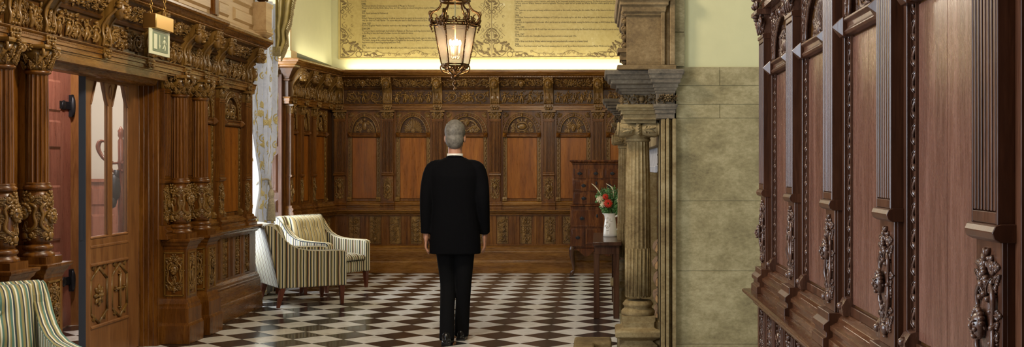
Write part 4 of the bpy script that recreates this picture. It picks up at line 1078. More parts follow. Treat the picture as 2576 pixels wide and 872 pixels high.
# ================================================================ FURNITURE
def armchair(name, label, loc, rot, fx, fy, fc, group=None):
    t = thing(name, label, 'armchair', (loc[0], loc[1], 0), rot, group)
    # arm sides: outline in (y, z); front is -y
    top = [(.47, .845), (.445, .862), (.40, .85), (.345, .80), (.285, .72), (.215, .655), (.13, .612), (.02, .588), (-.12, .58), (-.33, .576), (-.372, .565), (-.39, .54)]
    out = [(.335, .20), ]+top+[(-.39, .20)]
    for sg in (-1, 1):
        m = MB(); xo, xi = sg*.37, sg*.285; n = len(out)
        vs = [(xi, y, z) for y, z in out]+[(xo, y, z) for y, z in out]
        m.add(vs, [tuple(range(n)), tuple(range(2*n-1, n-1, -1))]+[(i, (i+1) % n, n+(i+1) % n, n+i) for i in range(n)])
        me = m.mesh('arm', fy, .016, 3); me.materials.append(fx)
        for p in me.polygons:
            if abs(p.normal.x) < .5: p.material_index = 1
        o = ob('arm', me, t)
        m = MB(); m.tube([(sg*.365, y, z-.004) for y, z in top], .0065, 6); m.tube([(sg*.29, y, z-.004) for y, z in top], .0065, 6); m.build('piping', fc, o)
    # back
    m = MB(); b = [(.24, .30), (.27, .55), (.325, .80), (.36, .862), (.40, .872), (.455, .862), (.475, .84), (.335, .20), (.24, .20)]; n = len(b)
    m.add([(-.345, y, z) for y, z in b]+[(.345, y, z) for y, z in b], [tuple(range(n)), tuple(range(2*n-1, n-1, -1))]+[(i, (i+1) % n, n+(i+1) % n, n+i) for i in range(n)])
    m.build('backrest', fx, t, .014, 3)
    # tufted back cushion
    def padded(w, h, d, nx, nz, btn, fn):
        vs = []
        for j in range(nz+1):
            for i in range(nx+1):
                u, v = i/nx*2-1, j/nz*2-1
                e = max(0, (1-abs(u)**5))**.5*max(0, (1-abs(v)**5))**.5
                q = d*e
                for bx, bz in btn:
                    r2 = ((u*w-bx)**2+(v*h-bz)**2); q -= .028*math.exp(-r2/.0022)
                vs.append(fn(u*w, v*h, q))
        k = nx+1; fs = [(j*k+i, j*k+i+1, (j+1)*k+i+1, (j+1)*k+i) for j in range(nz) for i in range(nx)]
        bo = len(vs); vs2 = [fn((i/nx*2-1)*w, (j/nz*2-1)*h, -.03) for j in range(nz+1) for i in range(nx+1)]
        fs += [(bo+j*k+i, bo+(j+1)*k+i, bo+(j+1)*k+i+1, bo+j*k+i+1) for j in range(nz) for i in range(nx)]
        rim = [i for i in range(k)]+[j*k+nx for j in range(1, nz+1)]+[nz*k+i for i in range(nx-1, -1, -1)]+[j*k for j in range(nz-1, 0, -1)]
        fs += [(rim[a], rim[(a+1) % len(rim)], bo+rim[(a+1) % len(rim)], bo+rim[a]) for a in range(len(rim))]
        mm = MB(); mm.add(vs+vs2, fs, True); return mm
    tl = math.atan2(.10, .42); bt = [(-.10, .10), (.10, .10), (-.10, -.09), (.10, -.09)]
    fb = lambda x, z, q: (x, .265+(z+.0)*math.sin(tl)-q*math.cos(tl), .64+z*math.cos(tl)-q*math.sin(tl)*.5)
    bc = padded(.275, .225, .075, 36, 30, bt, fb).build('back_cushion', fc, t)
    m = MB()
    for bx, bz in bt: p = fb(bx, bz, .052); m.ell(p, (.013, .009, .013), 0, 10, 6)
    m.build('button', fc, bc)
    sc_ = padded(.28, .315, .055, 30, 30, [], lambda x, y, q: (x, y-.075, .375+q)); sc_.build('seat_cushion', fx, t)
    m = MB(); m.box(-.28, .28, -.385, .24, .345, .40); m.build('seat_cushion_border', fx, t, .02, 3)
    m = MB(); m.box(-.29, .29, -.375, .28, .2, .335); m.build('seat_frame', fx, t, .02, 3)
    for sx in (-1, 1):
        for sy, ky in ((-1, 0), (1, .05)):
            m = MB(); x, y = sx*.33, (-.345 if sy < 0 else .285)
            m.add([(x+a, y+b_, .21) for a, b_ in ((-.028, -.028), (.028, -.028), (.028, .028), (-.028, .028))]+[(x+sx*.01+a, y+sy*ky+b_, 0) for a, b_ in ((-.016, -.016), (.016, -.016), (.016, .016), (-.016, .016))],
                  [(0, 1, 2, 3), (4, 5, 6, 7), (0, 1, 5, 4), (1, 2, 6, 5), (2, 3, 7, 6), (3, 0, 4, 7)]); m.build('leg', LEGW, t, .002)
    return t
def place(front_near, front_far, off=.0): pass
# first chair: legs measured at (-3.26,11.5) back-near, (-2.74,11.83) front-near, (-3.08,12.37) front-far
h1 = math.radians(90+32)
armchair('armchair', 'striped armchair seen from behind and the side, its pale back turned to the window', (-3.21, 11.93), h1, STX, STY, STX, 'striped armchairs by the window')
armchair('armchair', 'striped armchair facing into the room with its buttoned back cushion in view, behind the other', (-3.28, 13.29), math.radians(61), STX, STY, STC, 'striped armchairs by the window')
armchair('armchair', 'green and olive striped armchair cut off by the lower corner near the carved screen', (-2.94, 5.36), math.radians(43), STGX, STGY, STGX)
t = thing('side_table', 'small low wooden table standing between the two striped armchairs', 'table', (-3.52, 12.70, 0), .45)
m = MB(); m.box(-.16, .16, -.14, .14, .40, .43); m.build('tabletop', LEGW, t, .003)
m = MB(); m.box(-.14, .14, -.12, .12, .35, .40); m.build('apron', LEGW, t)
for sx in (-1, 1):
    for sy in (-1, 1): m = MB(); m.box(sx*.135-.02, sx*.135+.02, sy*.115-.02, sy*.115+.02, 0, .40); m.build('leg', LEGW, t, .002)

# ---- curtain, tie-back, tassel, valance
cu = thing('curtain', 'pale grey and gold damask curtain tied back beside the far window', 'curtain', (-3.78, 12.5, 0))
def sheet(y0f, y1f, zs, ns, folds, amp, fn):
    vs = []
    for z in zs:
        a, b = y0f(z), y1f(z)
        for i in range(ns+1):
            s = i/ns; ph = folds*2*PI*s
            vs.append(fn(a+(b-a)*s, math.sin(ph)*amp(z)+math.sin(ph*2.3+z)*amp(z)*.3, z))
    k = ns+1; return vs, [(j*k+i, j*k+i+1, (j+1)*k+i+1, (j+1)*k+i) for j in range(len(zs)-1) for i in range(ns)]
def lerp(z, pts):
    for (z0, a), (z1, b) in zip(pts[:-1], pts[1:]):
        if z <= z1:
            t = max(0, min(1, (z-z0)/(z1-z0))); t = t*t*(3-2*t); return a+(b-a)*t
    return pts[-1][1]
L0 = [(.02, -.38), (.9, -.34), (1.27, -.2), (1.9, -.45), (2.9, -.50)]; L1 = [(.02, .40), (.9, .34), (1.27, .2), (1.9, .46), (2.9, .50)]
zs = [.02+i*.04 for i in range(84)]
vs, fs_ = sheet(lambda z: lerp(z, L0), lambda z: lerp(z, L1), zs, 220, 5, lambda z: .05 if z > 1.6 else .035, lambda y, x, z: (x, y, z))
m = MB(); m.add(vs, fs_, True); o = m.build('drape', DAMASK, cu)
md = o.modifiers.new('thickness', 'SOLIDIFY'); md.thickness = .004; md.offset = 0
pat = MB(); rr_ = random.Random(5); PW, PH = .36, .5
for ci in range(5):
    for ri in range(7):
        g = MB(); fl = 1 if (ci+ri) % 2 else -1
        g.tube([(-.12*fl, 0, 0), (.05*fl, 0, .12), (.10*fl, 0, .25), (-.02*fl, 0, .38), (-.12*fl, 0, .5)], [.008, .011, .009, .011, .008], 4)
        for (x, z, r, a, d) in ((.02, .16, .075, 0, 1), (-.03, .36, .07, PI, 1), (.11, .02, .05, PI/2, -1), (-.11, .22, .045, PI/2, 1)): spiral(g, x*fl, z, r, 1.3, a, d*fl, .008, 0, 16, .15, 4)
        for q in range(9):
            x, z, a = rr_.uniform(-.14, .14), rr_.uniform(.02, .48), rr_.uniform(0, 2*PI); acanthus(g, x, z, .095, .075, a, 0, .004)
        acanthus(g, .02*fl, .24, .14, .12, PI/2, 0, .004)
        pat.join(g, lambda x, y, z, ci=ci, ri=ri: (x*.9+PW*(ci+.5), y, z*.95+ri*PH+(.25 if ci % 2 else 0)))
def cmap(x, y, z):
    s_ = min(.995, max(.005, x/(PW*5))); z = min(3.3, max(.03, z)); a, b = lerp(z, L0), lerp(z, L1); ph = 5*2*PI*s_; am = .05 if z > 1.6 else .035
    return (math.sin(ph)*am+math.sin(ph*2.3+z)*am*.3+.007+max(0, -y)*.2, a+(b-a)*s_, z)
pat.xform(cmap); pat.build('woven_pattern', GOLDP, o)
m = MB(); m.tube([(.06*math.cos(a), -.03+.15*math.sin(a), 1.27+.05*math.cos(a*1.0+.5)) for a in [2*PI*i/24 for i in range(25)]], .012, 8); m.tube([(-.02, .1, 1.30), (-.08, .3, 1.36), (-.15, .42, 1.40)], .012, 8)
tb = m.build('tieback_rope', ROPE, cu)
m = MB(); m.tube([(.09, -.06, 1.30), (.11, -.07, 1.2)], .014, 8)
m.lathe(.11, -.07, [(.012, 1.21), (.03, 1.18), (.038, 1.15), (.03, 1.12), (.02, 1.105), (.034, 1.09), (.036, 1.07), (.028, 1.055), (.036, 1.045), (.04, 1.03)], 16)
for i in range(30):
    a = 2*PI*i/30; m.tube([(.11+.034*math.cos(a), -.07+.034*math.sin(a), 1.04), (.11+.04*math.cos(a), -.07+.04*math.sin(a), .93), (.11+.042*math.cos(a), -.07+.042*math.sin(a), .85)], .005, 4)
m.build('tassel', ROPE, cu)
va = thing('fringed_valance', 'gold silk curtain tail with a tasselled fringe hanging high beside the screen', 'valance', (-3.60, 12.45, 0))
m = MB(); rows = []
zz = [2.74, 2.80, 2.90, 3.02, 3.15, 3.3, 3.5]; wid = [.02, .06, .10, .09, .14, .16, .2]
vs = []
for z, w_ in zip(zz, wid):
    for i in range(21):
        s = i/20; vs.append((-.03+w_*s+.0, math.sin(s*PI*5)*.035+.1*s, z+.05*math.sin(s*PI*2)*s))
m.add(vs, [(j*21+i, j*21+i+1, (j+1)*21+i+1, (j+1)*21+i) for j in range(6) for i in range(20)], True)
o = m.build('tail', GOLDF, va); md = o.modifiers.new('thickness', 'SOLIDIFY'); md.thickness = .006
m = MB(); r_ = random.Random(2)
for j in range(6):
    for q in range(7):
        t_ = q/7; z = zz[j]*(1-t_)+zz[j+1]*t_; w_ = wid[j]*(1-t_)+wid[j+1]*t_
        x = -.03+w_; m.tube([(x, .1, z), (x+.02, .09, z-.03), (x+.018+r_.uniform(-.004, .004), .09, z-.09)], [.006, .007, .009], 5)
        m.ell((x+.02, .09, z-.035), (.008, .008, .008), 0, 6, 4)
m.build('tassel_fringe', FRIN, va); m = MB(); m.tube([(-.065, .02, 2.80), (.025, .02, 2.80)], .008, 6)
for i in range(14): x = -.06+i*.006; m.tube([(x, .02, 2.80), (x, .02, 2.70)], .005, 4)
m.build('hem_fringe', FRIN, va)

# ---- gallery woodwork above the screen
gl = thing('gallery_front', 'pale panelled gallery front standing on the cornice of the carved screen', 'gallery', (XL, 0, 0), PI/2)
m = MB(); m.prof(9.2, 11.42, [(.16, ZC1), (.235, ZC1+.004), (.235, ZC1+.02), (.20, ZC1+.035), (.185, ZC1+.055), (.165, ZC1+.06)]); m.box(9.2, 11.25, -.15, 0, ZC1, 3.55); m.build('gallery_board', PALEW, gl)
for a, b in ((9.3, 9.92), (10.12, 10.42), (10.56, 11.16)):
    m = MB(); m.fr(a, b, -.172, -.15, 2.86, 2.985, .02); m.fr(a, b, -.172, -.15, 3.03, 3.5, .03); m.build('gallery_panel', PALEW, gl)
m = MB(); m.box(10.06, 10.10, -.175, -.15, 2.83, 3.55); m.box(9.94, 9.99, -.2, -.15, 2.83, 3.55); m.build('gallery_stile', OAK, gl)
m = MB(); m.sq(11.27, -.225, .10, .06, [(-.03, ZC1+.005), (.0, ZC1+.03), (.012, ZC1+.05), (.012, ZC1+.065), (0, ZC1+.07)]); m.box(11.17, 11.37, -.285, -.15, ZC1+.07, 3.12); m.build('newel_block', PALEW, gl, .002)
m = MB(); m.ell((11.24, -.22, 3.175), (.055, .055, .055), 0, 14, 9); m.lathe(11.24, -.22, [(.05, 3.215), (.06, 3.225), (.05, 3.24), (.035, 3.26), (.05, 3.33), (.03, 3.4)], 16)
for sg in (-1, 1): m.tube([(11.24+sg*.03, -.26, 3.14), (11.24+sg*.05, -.275, 3.2), (11.24+sg*.03, -.25, 3.26)], .014, 6)
m.build('claw_foot', DBRASS, gl)

# ---- exit sign
ex = thing('emergency_exit_sign', 'hanging brass emergency light with a pale pictogram exit panel below', 'sign', (-3.262, 8.05, 0), PI/2)
m = MB(); m.box(0.03, .36, -.04, .06, 2.475, 2.585); m.build('lamp_housing', BRASS, ex, .006, 2)
m = MB(); m.box(0, .37, -.006, .006, 2.29, 2.475); m.build('sign_panel', SIGNW, ex, .002)
m = MB(); y = -.009
m.box(.045, .325, y, -.006, 2.315, 2.455)
pn = m.build('pictogram_field', SIGNG, ex)
m = MB(); f0 = -.0125
m.box(.06, .115, f0, -.008, 2.33, 2.44)                                   # doorway
m.box(.16, .168, f0, -.008, 2.36, 2.44); m.add([(.147, f0, 2.365), (.181, f0, 2.365), (.164, f0, 2.335), (.147, -.008, 2.365), (.181, -.008, 2.365), (.164, -.008, 2.335)], [(0, 1, 2), (3, 4, 5), (0, 1, 4, 3), (1, 2, 5, 4), (2, 0, 3, 5)])
m.ell((.262, -.009, 2.428), (.012, .004, .012), 0, 10, 6)
for pts, r in (([(.262, 2.412), (.257, 2.38)], .010), ([(.257, 2.378), (.274, 2.358), (.268, 2.33)], .006), ([(.257, 2.378), (.243, 2.352), (.222, 2.345)], .006), ([(.262, 2.41), (.284, 2.395), (.294, 2.378)], .0045), ([(.26, 2.41), (.24, 2.4), (.228, 2.38)], .0045)):
    m.tube([(x, -.009, z) for x, z in pts], r, 6, True, .5)
m.build('exit_pictogram', SIGNW, pn)
for x in (.06, .31):
    m = MB(); z = 2.585; i = 0
    while z < CEILZ-.02:
        c = z+.017; pts = [((x+.009*math.cos(a), .01, c+.017*math.sin(a)) if i % 2 else (x, .01+.009*math.cos(a), c+.017*math.sin(a))) for a in [2*PI*j/10 for j in range(11)]]
        m.tube(pts, .0028, 4, False); z += .027; i += 1
    m.build('chain', BRASS, ex)

# ---- lantern
LX, LY = X_(1145, 10.7), 10.7
la = thing('hanging_lantern', 'ornate brass hall lantern with seeded glass sides and lit bulbs inside', 'lantern', (LX, LY, 0), 0)
def pol(r, a, z): return (r*math.cos(a), r*math.sin(a), z)
A6 = [math.radians(q) for q in (10, 70, 130, 190, 250, 310)]
m = MB(); zt, zb = 2.815, 2.445
for i, a in enumerate(A6):
    b = A6[(i+1) % 6]
    m.tube([pol(.2, a, zt), pol(.13, a, zb)], .0065, 6)
    for j in range(26): t_ = j/26; m.ell(pol(.204-.07*t_, a, zt-(zt-zb)*t_), (.0085, .0085, .005), 0, 6, 4)
    for r, z, th in ((.2, zt, .009), (.208, zt+.022, .009), (.2, zt+.04, .006), (.13, zb, .008), (.134, zb-.018, .007)): m.tube([pol(r, a, z), pol(r, b, z)], th, 6)
fr_ = m.build('lantern_frame', DBRASS, la)
for i, a in enumerate(A6):
    b = A6[(i+1) % 6]; m = MB(); m.add([pol(.2, a, zt), pol(.2, b, zt), pol(.13, b, zb), pol(.13, a, zb)], [(0, 1, 2, 3)]); o = m.build('glass_pane', SEED, la)
    md = o.modifiers.new('thickness', 'SOLIDIFY'); md.thickness = .002
m = MB()
for a in A6:
    m.tube([pol(r, a, z) for r, z in ((.20, 2.85), (.225, 2.87), (.235, 2.91), (.215, 2.945), (.175, 2.965), (.145, 3.0), (.13, 3.045))], [.010, .013, .015, .014, .012, .010, .009], 7)
    m.tube([pol(r, a, z) for r, z in ((.235, 2.91), (.25, 2.93), (.24, 2.955), (.22, 2.95))], [.008, .008, .007, .004], 6)
    m.tube([pol(r, a, z) for r, z in ((.20, 2.84), (.175, 2.88), (.18, 2.92), (.2, 2.93))], [.008, .008, .006, .003], 6)
    for r, z, rr in ((.225, 2.845, .022), (.235, 2.815, .02), (.225, 2.785, .017), (.243, 2.87, .016), (.215, 2.76, .011)): m.ell(pol(r, a, z), (rr*.7, rr*.7, rr), 0, 7, 5)
    for da in (-.14, .14): m.tube([pol(.21, a+da*.4, 2.82), pol(.235, a+da, 2.85), pol(.23, a+da*1.3, 2.885), pol(.215, a+da*1.1, 2.89)], [.008, .011, .008, .003], 5)
    c = a+PI/6
    m.ell(pol(.19, c, 2.855), (.014, .014, .028), 0, 7, 5); m.tube([pol(.19, c-.1, 2.85), pol(.2, c-.18, 2.875), pol(.195, c-.08, 2.885)], .006, 5); m.tube([pol(.19, c+.1, 2.85), pol(.2, c+.18, 2.875), pol(.195, c+.08, 2.885)], .006, 5)
for r, z in ((.13, 3.045), (.145, 3.06), (.13, 3.075)): m.tube([pol(r, 2*PI*i/36, z) for i in range(37)], .008, 6, False)
for a in A6: m.tube([pol(r, a, z) for r, z in ((.13, 3.075), (.1, 3.12), (.05, 3.16), (.02, 3.2))], .008, 6)
m.build('scrolled_crown', DBRASS, la)
m = MB()
for i, a in enumerate(A6):
    m.tube([pol(r, a, z) for r, z in ((.13, 2.44), (.14, 2.41), (.12, 2.375), (.08, 2.36), (.04, 2.345), (.015, 2.33))], [.007, .008, .008, .007, .006, .006], 6)
    for q in range(3): c = a+PI/3*(q+.5)/3; m.ell(pol(.115, c, 2.42), (.014, .014, .016), 0, 6, 4); m.ell(pol(.09, c, 2.40), (.012, .012, .012), 0, 6, 4)
m.lathe(0, 0, [(.03, 2.44), (.035, 2.42), (.015, 2.39), (.012, 2.35), (.038, 2.335), (.043, 2.322), (.034, 2.308), (.012, 2.30), (.012, 2.285), (.026, 2.27), (.028, 2.255), (.012, 2.235), (.009, 2.225), (.017, 2.215), (.016, 2.2), (.004, 2.192)], 18)
m.build('finial_basket', DBRASS, la)
m = MB(); m.tube([(0, 0, 3.2), (0, 0, 3.3)], .012, 8); z = 3.3; i = 0
while z < CEILZ-.05:
    c = z+.03; pts = [((.018*math.cos(a), 0, c+.03*math.sin(a)) if i % 2 else (0, .018*math.cos(a), c+.03*math.sin(a))) for a in [2*PI*j/12 for j in range(13)]]
    m.tube(pts, .004, 5, False); z += .048; i += 1
m.lathe(0, 0, [(.06, CEILZ), (.06, CEILZ-.03), (.02, CEILZ-.06)], 18)
m.build('chain', DBRASS, la)
m = MB(); m.tube([(0, 0, 3.2), (0, 0, 2.52)], .007, 8)
for i in range(4): a = PI/2*i+.5; m.tube([(0, 0, 2.52), pol(.03, a, 2.50), pol(.048, a, 2.53)], .006, 6); m.tube([pol(.048, a, 2.53), pol(.048, a, 2.62)], .011, 10)
cl = m.build('candle_cluster', PLAST, la)
m = MB()
for i in range(4): a = PI/2*i+.5; m.ell(pol(.048, a, 2.655), (.014, .014, .032), 0, 10, 8, Matrix.Rotation(0, 3, 'X'))
m.build('bulb', BULB, cl)

# ---- printed history on the wall
SC = 15.44/F
po = thing('printed_wall_text', 'large parchment coloured print of the house history with scrollwork borders on the end wall', 'wall print', (0, 15.44, 0))
def px(u, v): return ((u-CU)*SC, H-(v-CV)*SC)
m = MB(); a, b = px(852, 149); m.box(a, px(1690, 0)[0], -.012, .01, b, CEILZ-.25); m.build('print_board', PARCH, po)
LEFT = [(910, 3.5, 925, 0, 'north.'), (910, 10.5, 920.5, 1, '1086'), (911, 15.5, 1043, 0, 'Hazlewood listed in Domesday as in possession of Mauger le Vavasour'),
 (911, 21, 1161, 0, 'Mauger is listed on the Battle Abbey Role, an 11th century document listing those loyal to William the Conqueror between 1066-70'),
 (911, 29, 920, 1, '1183'), (911, 34, 977, 0, 'First chapel endowed at Hazlewood'), (911, 41.5, 920, 1, '1225'),
 (911, 46.5, 1196, 0, "Robert Vavasour granted a charter to allow stone from his quarry at thevesdale to be used when needed to rebuilt York Minster. Roberts Statue"),
 (911, 52, 1151, 0, "over the door at York Minster. The stone was also used to build places such as Eton College and King's chapel, Cambridge"),
 (911, 60, 933, 1, 'Circa. 1225'), (911, 65, 1150, 0, 'Roberts daughter Maud le Vavasour married to the dashing Fulk Fitzwarrin are the reputed'),
 (911, 73, 931, 1, '1264-1290'), (911, 78.5, 1180, 0, 'The second baron wars brought destruction to Hazlewood. The house and chapel were destroyed'),
 (911, 84, 1040, 0, 'to the King to have the house of a thane become the castle of a baron.'), (911, 91.5, 920, 1, '1461'),
 (911, 96.5, 1203, 0, 'Nearby, the battle of Towton took place. The biggest and bloodiest battle ever to take place on English soil.'),
 (911, 102, 1170, 0, 'The battle changed the political landscape of England for the next 20 years. The victorious Edward'),
 (911, 107.5, 1008, 0, 'Hazlewood before marching triumphantly into York.'), (911, 115.5, 920, 1, '1509'),
 (911, 121, 1120, 0, 'The Tudor tower was built. It was offered to Henry VIII as a place to stay should he require on his visit')]
RIGHT = [(1295, 4, 1576, 0, 'Despite the persecutions of the Catholics, with many of the Vavasours spending some time in prisons. The family proved loyal to the crown. When'),
 (1295, 9, 1576, 0, "civil war came sir Walter Vavasour raised a regiment. The king's cause did not prevail and Walter fled the country and his son John was killed in"),
 (1295, 15, 1312, 0, 'Edgehill.'), (1296, 22, 1305, 1, '1750'), (1295, 26.5, 1556, 0, 'The Vavasours prospered and many additions were made to the castle, including the the stable. Much of the interior is the work of'),
 (1295, 32.5, 1314, 0, 'John Carr'), (1296, 39.5, 1305, 1, '1908'),
 (1295, 44.5, 1570, 0, 'Sir William Vavasour with debts amounting to £12,000 put the castle up for sale thus ending 800 years of the Vavasour family at Hazlewood'),
 (1296, 51.5, 1311, 1, '1939-53'), (1295, 56.5, 1572, 0, 'The castle is requisitioned for the war effort and is used as a maternity hospital, seeing the births of as many as 8000 babies during its 14 years'),
 (1295, 62.5, 1311, 0, 'hospital.'), (1296, 69.5, 1319, 1, 'Circa. 1955'),
 (1295, 74.5, 1566, 0, 'The castle is purchased by Mr Donald Hart who was set to restore the castle adding the Flemish Hall and much of what is seen in and around'),
 (1295, 80.5, 1306, 0, 'today.'), (1296, 87, 1319, 1, 'Circa. 1967'), (1295, 91.5, 1450, 0, 'The castle is sold to the Carmelite friars and transformed into a retreat until 1996'),
 (1296, 99.5, 1305, 1, '1996'), (1295, 104.5, 1479, 0, 'Sold to Brian and Andrea Walker whom lovingly and sympathetically convert to a luxury hotel.'),
 (1296, 112, 1305, 1, '2008'), (1295, 116.5, 1551, 0, 'Yorkshire\'s "best kept secret" and "the most amazing place to work" is purchased by private hoteliers Martin Wicks and Ian Hanson.')]
mb = MB(); dg = bpy.context.evaluated_depsgraph_get()
for u0, v, u1, bold, s in LEFT+RIGHT:
    if u0 < 1000 and not bold: u1 = min(u1, 911+1.98*len(s))
    cu_ = bpy.data.curves.new('t', 'FONT'); cu_.body = s; cu_.size = 1; cu_.resolution_u = 1; cu_.extrude = .02; cu_.offset = .02 if bold else .0
    o = bpy.data.objects.new('t', cu_); C.objects.link(o); bpy.context.view_layer.update()
    me = o.evaluated_get(bpy.context.evaluated_depsgraph_get()).to_mesh()
    xs = [p.co.x for p in me.vertices]; x0, x1 = min(xs), max(xs)
    a, z0 = px(u0, v+1.6); b, _ = px(u1, v); k_ = (b-a)/(x1-x0); zk = 5.3*SC/.72*.92
    mb.add([(a+(p.co.x-x0)*k_, -.0125-p.co.z*.02, z0+p.co.y*zk) for p in me.vertices], [tuple(p.vertices) for p in me.polygons])
    o.to_mesh_clear() if hasattr(o, 'to_mesh_clear') else None
    bpy.data.objects.remove(o); bpy.data.curves.remove(cu_)
mb.build('lettering', INK, po)
# scroll ornament, drawn in picture-print pixels
orn = MB()
def P3(u, v): x, z = px(u, v); return (x, -.0135, z)
def line(pts, w=.0022, wt=None):
    orn.tube([P3(*p) for p in pts], [w*1.5]*len(pts) if wt is None else wt, 5, True, .3)
def sp(u, v, r, turns, a0, d, w=.0022, n=20):
    pts = []
    for i in range(n+1):
        t = i/n; rr = r*(1-t*.85); a = a0+d*turns*2*PI*t; pts.append((u+rr*math.cos(a), v+rr*math.sin(a)))
    line(pts, w)
def bl(u, v, ru, rv, rot=0):
    x, z = px(u, v); orn.ell((x, -.013, z), (ru*SC*.7, .002, rv*SC*.75), rot, 12, 5)
    for k in (-1, 1): orn.ell((x+k*ru*SC*.75*math.cos(rot), -.013, z+k*ru*SC*.75*math.sin(rot)-k*rv*SC*.3), (ru*SC*.42, .002, rv*SC*.55), rot+.6*k, 10, 5)
def ring(u, v, r, w=.0022): line([(u+r*math.cos(2*PI*i/20), v+r*math.sin(2*PI*i/20)) for i in range(21)], w)
def half(uc, sg, full=True):     # one side of a border stem at uc, growing towards sg; v from top to bottom
    for v0, f in ((-60, 1), (50, 1), (56, -1), (-130, -1)):
        for (du, dv, r) in ((12, -8, 9), (10, -26, 7), (25, -34, 6), (24, -18, 5), (30, -8, 4)):
            sp(uc+sg*du, v0+f*dv*1.1, r, 1.1, PI/2*f, sg*f, .0016)
        bl(uc+sg*8, v0-f*32, 4, 2.5, .5*sg); bl(uc+sg*5, v0-f*46, 5, 4, 0); ring(uc+sg*5, v0-f*20, 4, .003)
        line([(uc+sg*3, v0-f*4), (uc+sg*14, v0-f*16), (uc+sg*22, v0-f*24), (uc+sg*33, v0-f*34)], .0014)
    for v in (10, 92): 
        line([(uc+sg*19*math.sin(PI*t), v-22+40*t) for t in [i/12 for i in range(13)]], .003)
        bl(uc+sg*10, v, 6, 4, .7*sg); ring(uc+sg*16, v+12, 4, .0025); ring(uc+sg*8, v-14, 4.5, .0025)
    # corner spray at the foot
    ring(uc+sg*16, 118, 12, .0028); ring(uc+sg*12, 104, 6, .0028)
    bl(uc+sg*30, 108, 9, 4.5, .35*sg); bl(uc+sg*40, 114, 7, 5, .9*sg); bl(uc+sg*46, 121, 4, 6, .3*sg); ring(uc+sg*33, 122, 9, .003); ring(uc+sg*52, 128, 4, .003)
    bl(uc+sg*14, 134, 8, 4, -.5*sg); bl(uc+sg*26, 130, 7, 4.5, .3*sg); bl(uc+sg*7, 138, 4, 5); bl(uc+sg*8, 124, 3, 5)
    line([(uc+sg*2, 143), (uc+sg*20, 143), (uc+sg*34, 134), (uc+sg*36, 120)], .003); ring(uc+sg*46, 137, 7, .003)
    line([(uc+sg*48, 132), (uc+sg*62, 131), (uc+sg*78, 131)], .0025); bl(uc+sg*68, 140, 9, 4, .2*sg); ring(uc+sg*64, 136, 4); bl(uc+sg*86, 136, 5, 5); ring(uc+sg*80, 139, 5); bl(uc+sg*98, 141, 8, 2, 0)
    line([(uc+sg*80, 133), (uc+sg*86, 142), (uc+sg*92, 143), (uc+sg*104, 141)], .0022)
half(857, 1); half(1237, 1); half(1237, -1); half(1585, -1)
line([(1237, -330), (1237, 144)], .004); line([(857, -330), (857, 145)], .0025)
line([(857, 145), (1237, 144), (1640, 141)], .0022)
for c0 in (1047, 1437):          # airy flourishes along the foot
    for sg in (-1, 1):
        sp(c0+sg*6, 132, 5, 1.2, PI, sg, .0016); line([(c0, 127), (c0+sg*10, 129), (c0+sg*22, 136), (c0+sg*36, 136)], .0016)
        for k_, (du, r) in enumerate(((16, 4), (26, 5), (44, 6), (52, 4), (66, 5), (82, 4))): sp(c0+sg*du, 136+(k_ % 2)*2, r, 1.3, PI/2*(1 if k_ % 2 else -1), sg, .0015)
        line([(c0+sg*36, 140), (c0+sg*60, 134), (c0+sg*84, 134), (c0+sg*100, 128)], .0014); sp(c0+sg*100, 130, 4, 1.2, 0, sg, .0015)
orn.build('scroll_ornament', INKB, po)

# ---- tallboy
TY = 14.70
tb_ = thing('tallboy_chest', 'walnut veneered chest on cabriole legs with brass handles against the end panelling', 'chest of drawers', (X_(1502, TY), TY, 0))
m = MB(); m.box(-.325, .325, .02, .41, .935, 1.50); m.sq(0, .21, .325, .2, [(0, 1.485), (.01, 1.49), (.012, 1.505), (.035, 1.52), (.04, 1.53), (.04, 1.542), (0, 1.545)])
m.sq(0, .205, .325, .2, [(.0, .925), (.03, .93), (.035, .94), (.015, .95), (0, .955)])
m.box(-.355, .355, -.0, .42, .37, .925)
for sg in (-1, 1):
    for q in range(4): m.tube([(sg*(.312+.004*q), .018-.0+.004*q, .97), (sg*(.312+.004*q), .018+.004*q, 1.47)], .0035, 5)
m.build('carcase', WALN, tb_, .002)
# shaped apron
m = MB(); n = 60; top = []; bot = []
for i in range(n+1):
    t_ = i/n; x = -.355+.71*t_; u = abs(t_-.5)*2
    z = .31+.045*math.cos(u*PI*2.5)*(1 if u < .85 else .4)-.02*(u > .9)
    if u > .3: z -= .0
    bot.append((x, z)); top.append((x, .38))
vs = [(x, 0, z) for x, z in bot]+[(x, 0, z) for x, z in top]+[(x, .02, z) for x, z in bot]+[(x, .02, z) for x, z in top]; q = n+1
m.add(vs, [(i, i+1, q+i+1, q+i) for i in range(n)]+[(2*q+i, 2*q+i+1, 3*q+i+1, 3*q+i) for i in range(n)]+[(i, i+1, 2*q+i+1, 2*q+i) for i in range(n)]); m.build('shaped_apron', WALN, tb_)
PLATE = MB(); PLATE.ell((0, -.003, 0), (.034, .004, .016), 0, 14, 5); PLATE.ell((0, -.003, .012), (.014, .004, .012), 0, 8, 5); PLATE.ell((0, -.003, -.014), (.01, .004, .01), 0, 8, 5)
PLATE.tube([(-.024, -.012, .002), (-.02, -.02, -.014), (0, -.022, -.02), (.02, -.02, -.014), (.024, -.012, .002)], .0035, 6)
for sg in (-1, 1): PLATE.ell((sg*.024, -.008, .003), (.005, .008, .005), 0, 6, 5)
PLM = PLATE.mesh('handle', IRON)
ESC = MB(); ESC.ell((0, -.003, 0), (.014, .004, .022), 0, 12, 5); ESC.ell((0, -.003, .018), (.008, .004, .008), 0, 8, 5); ESC.ell((0, -.003, -.018), (.008, .004, .008), 0, 8, 5); ESM = ESC.mesh('escutcheon', IRON)
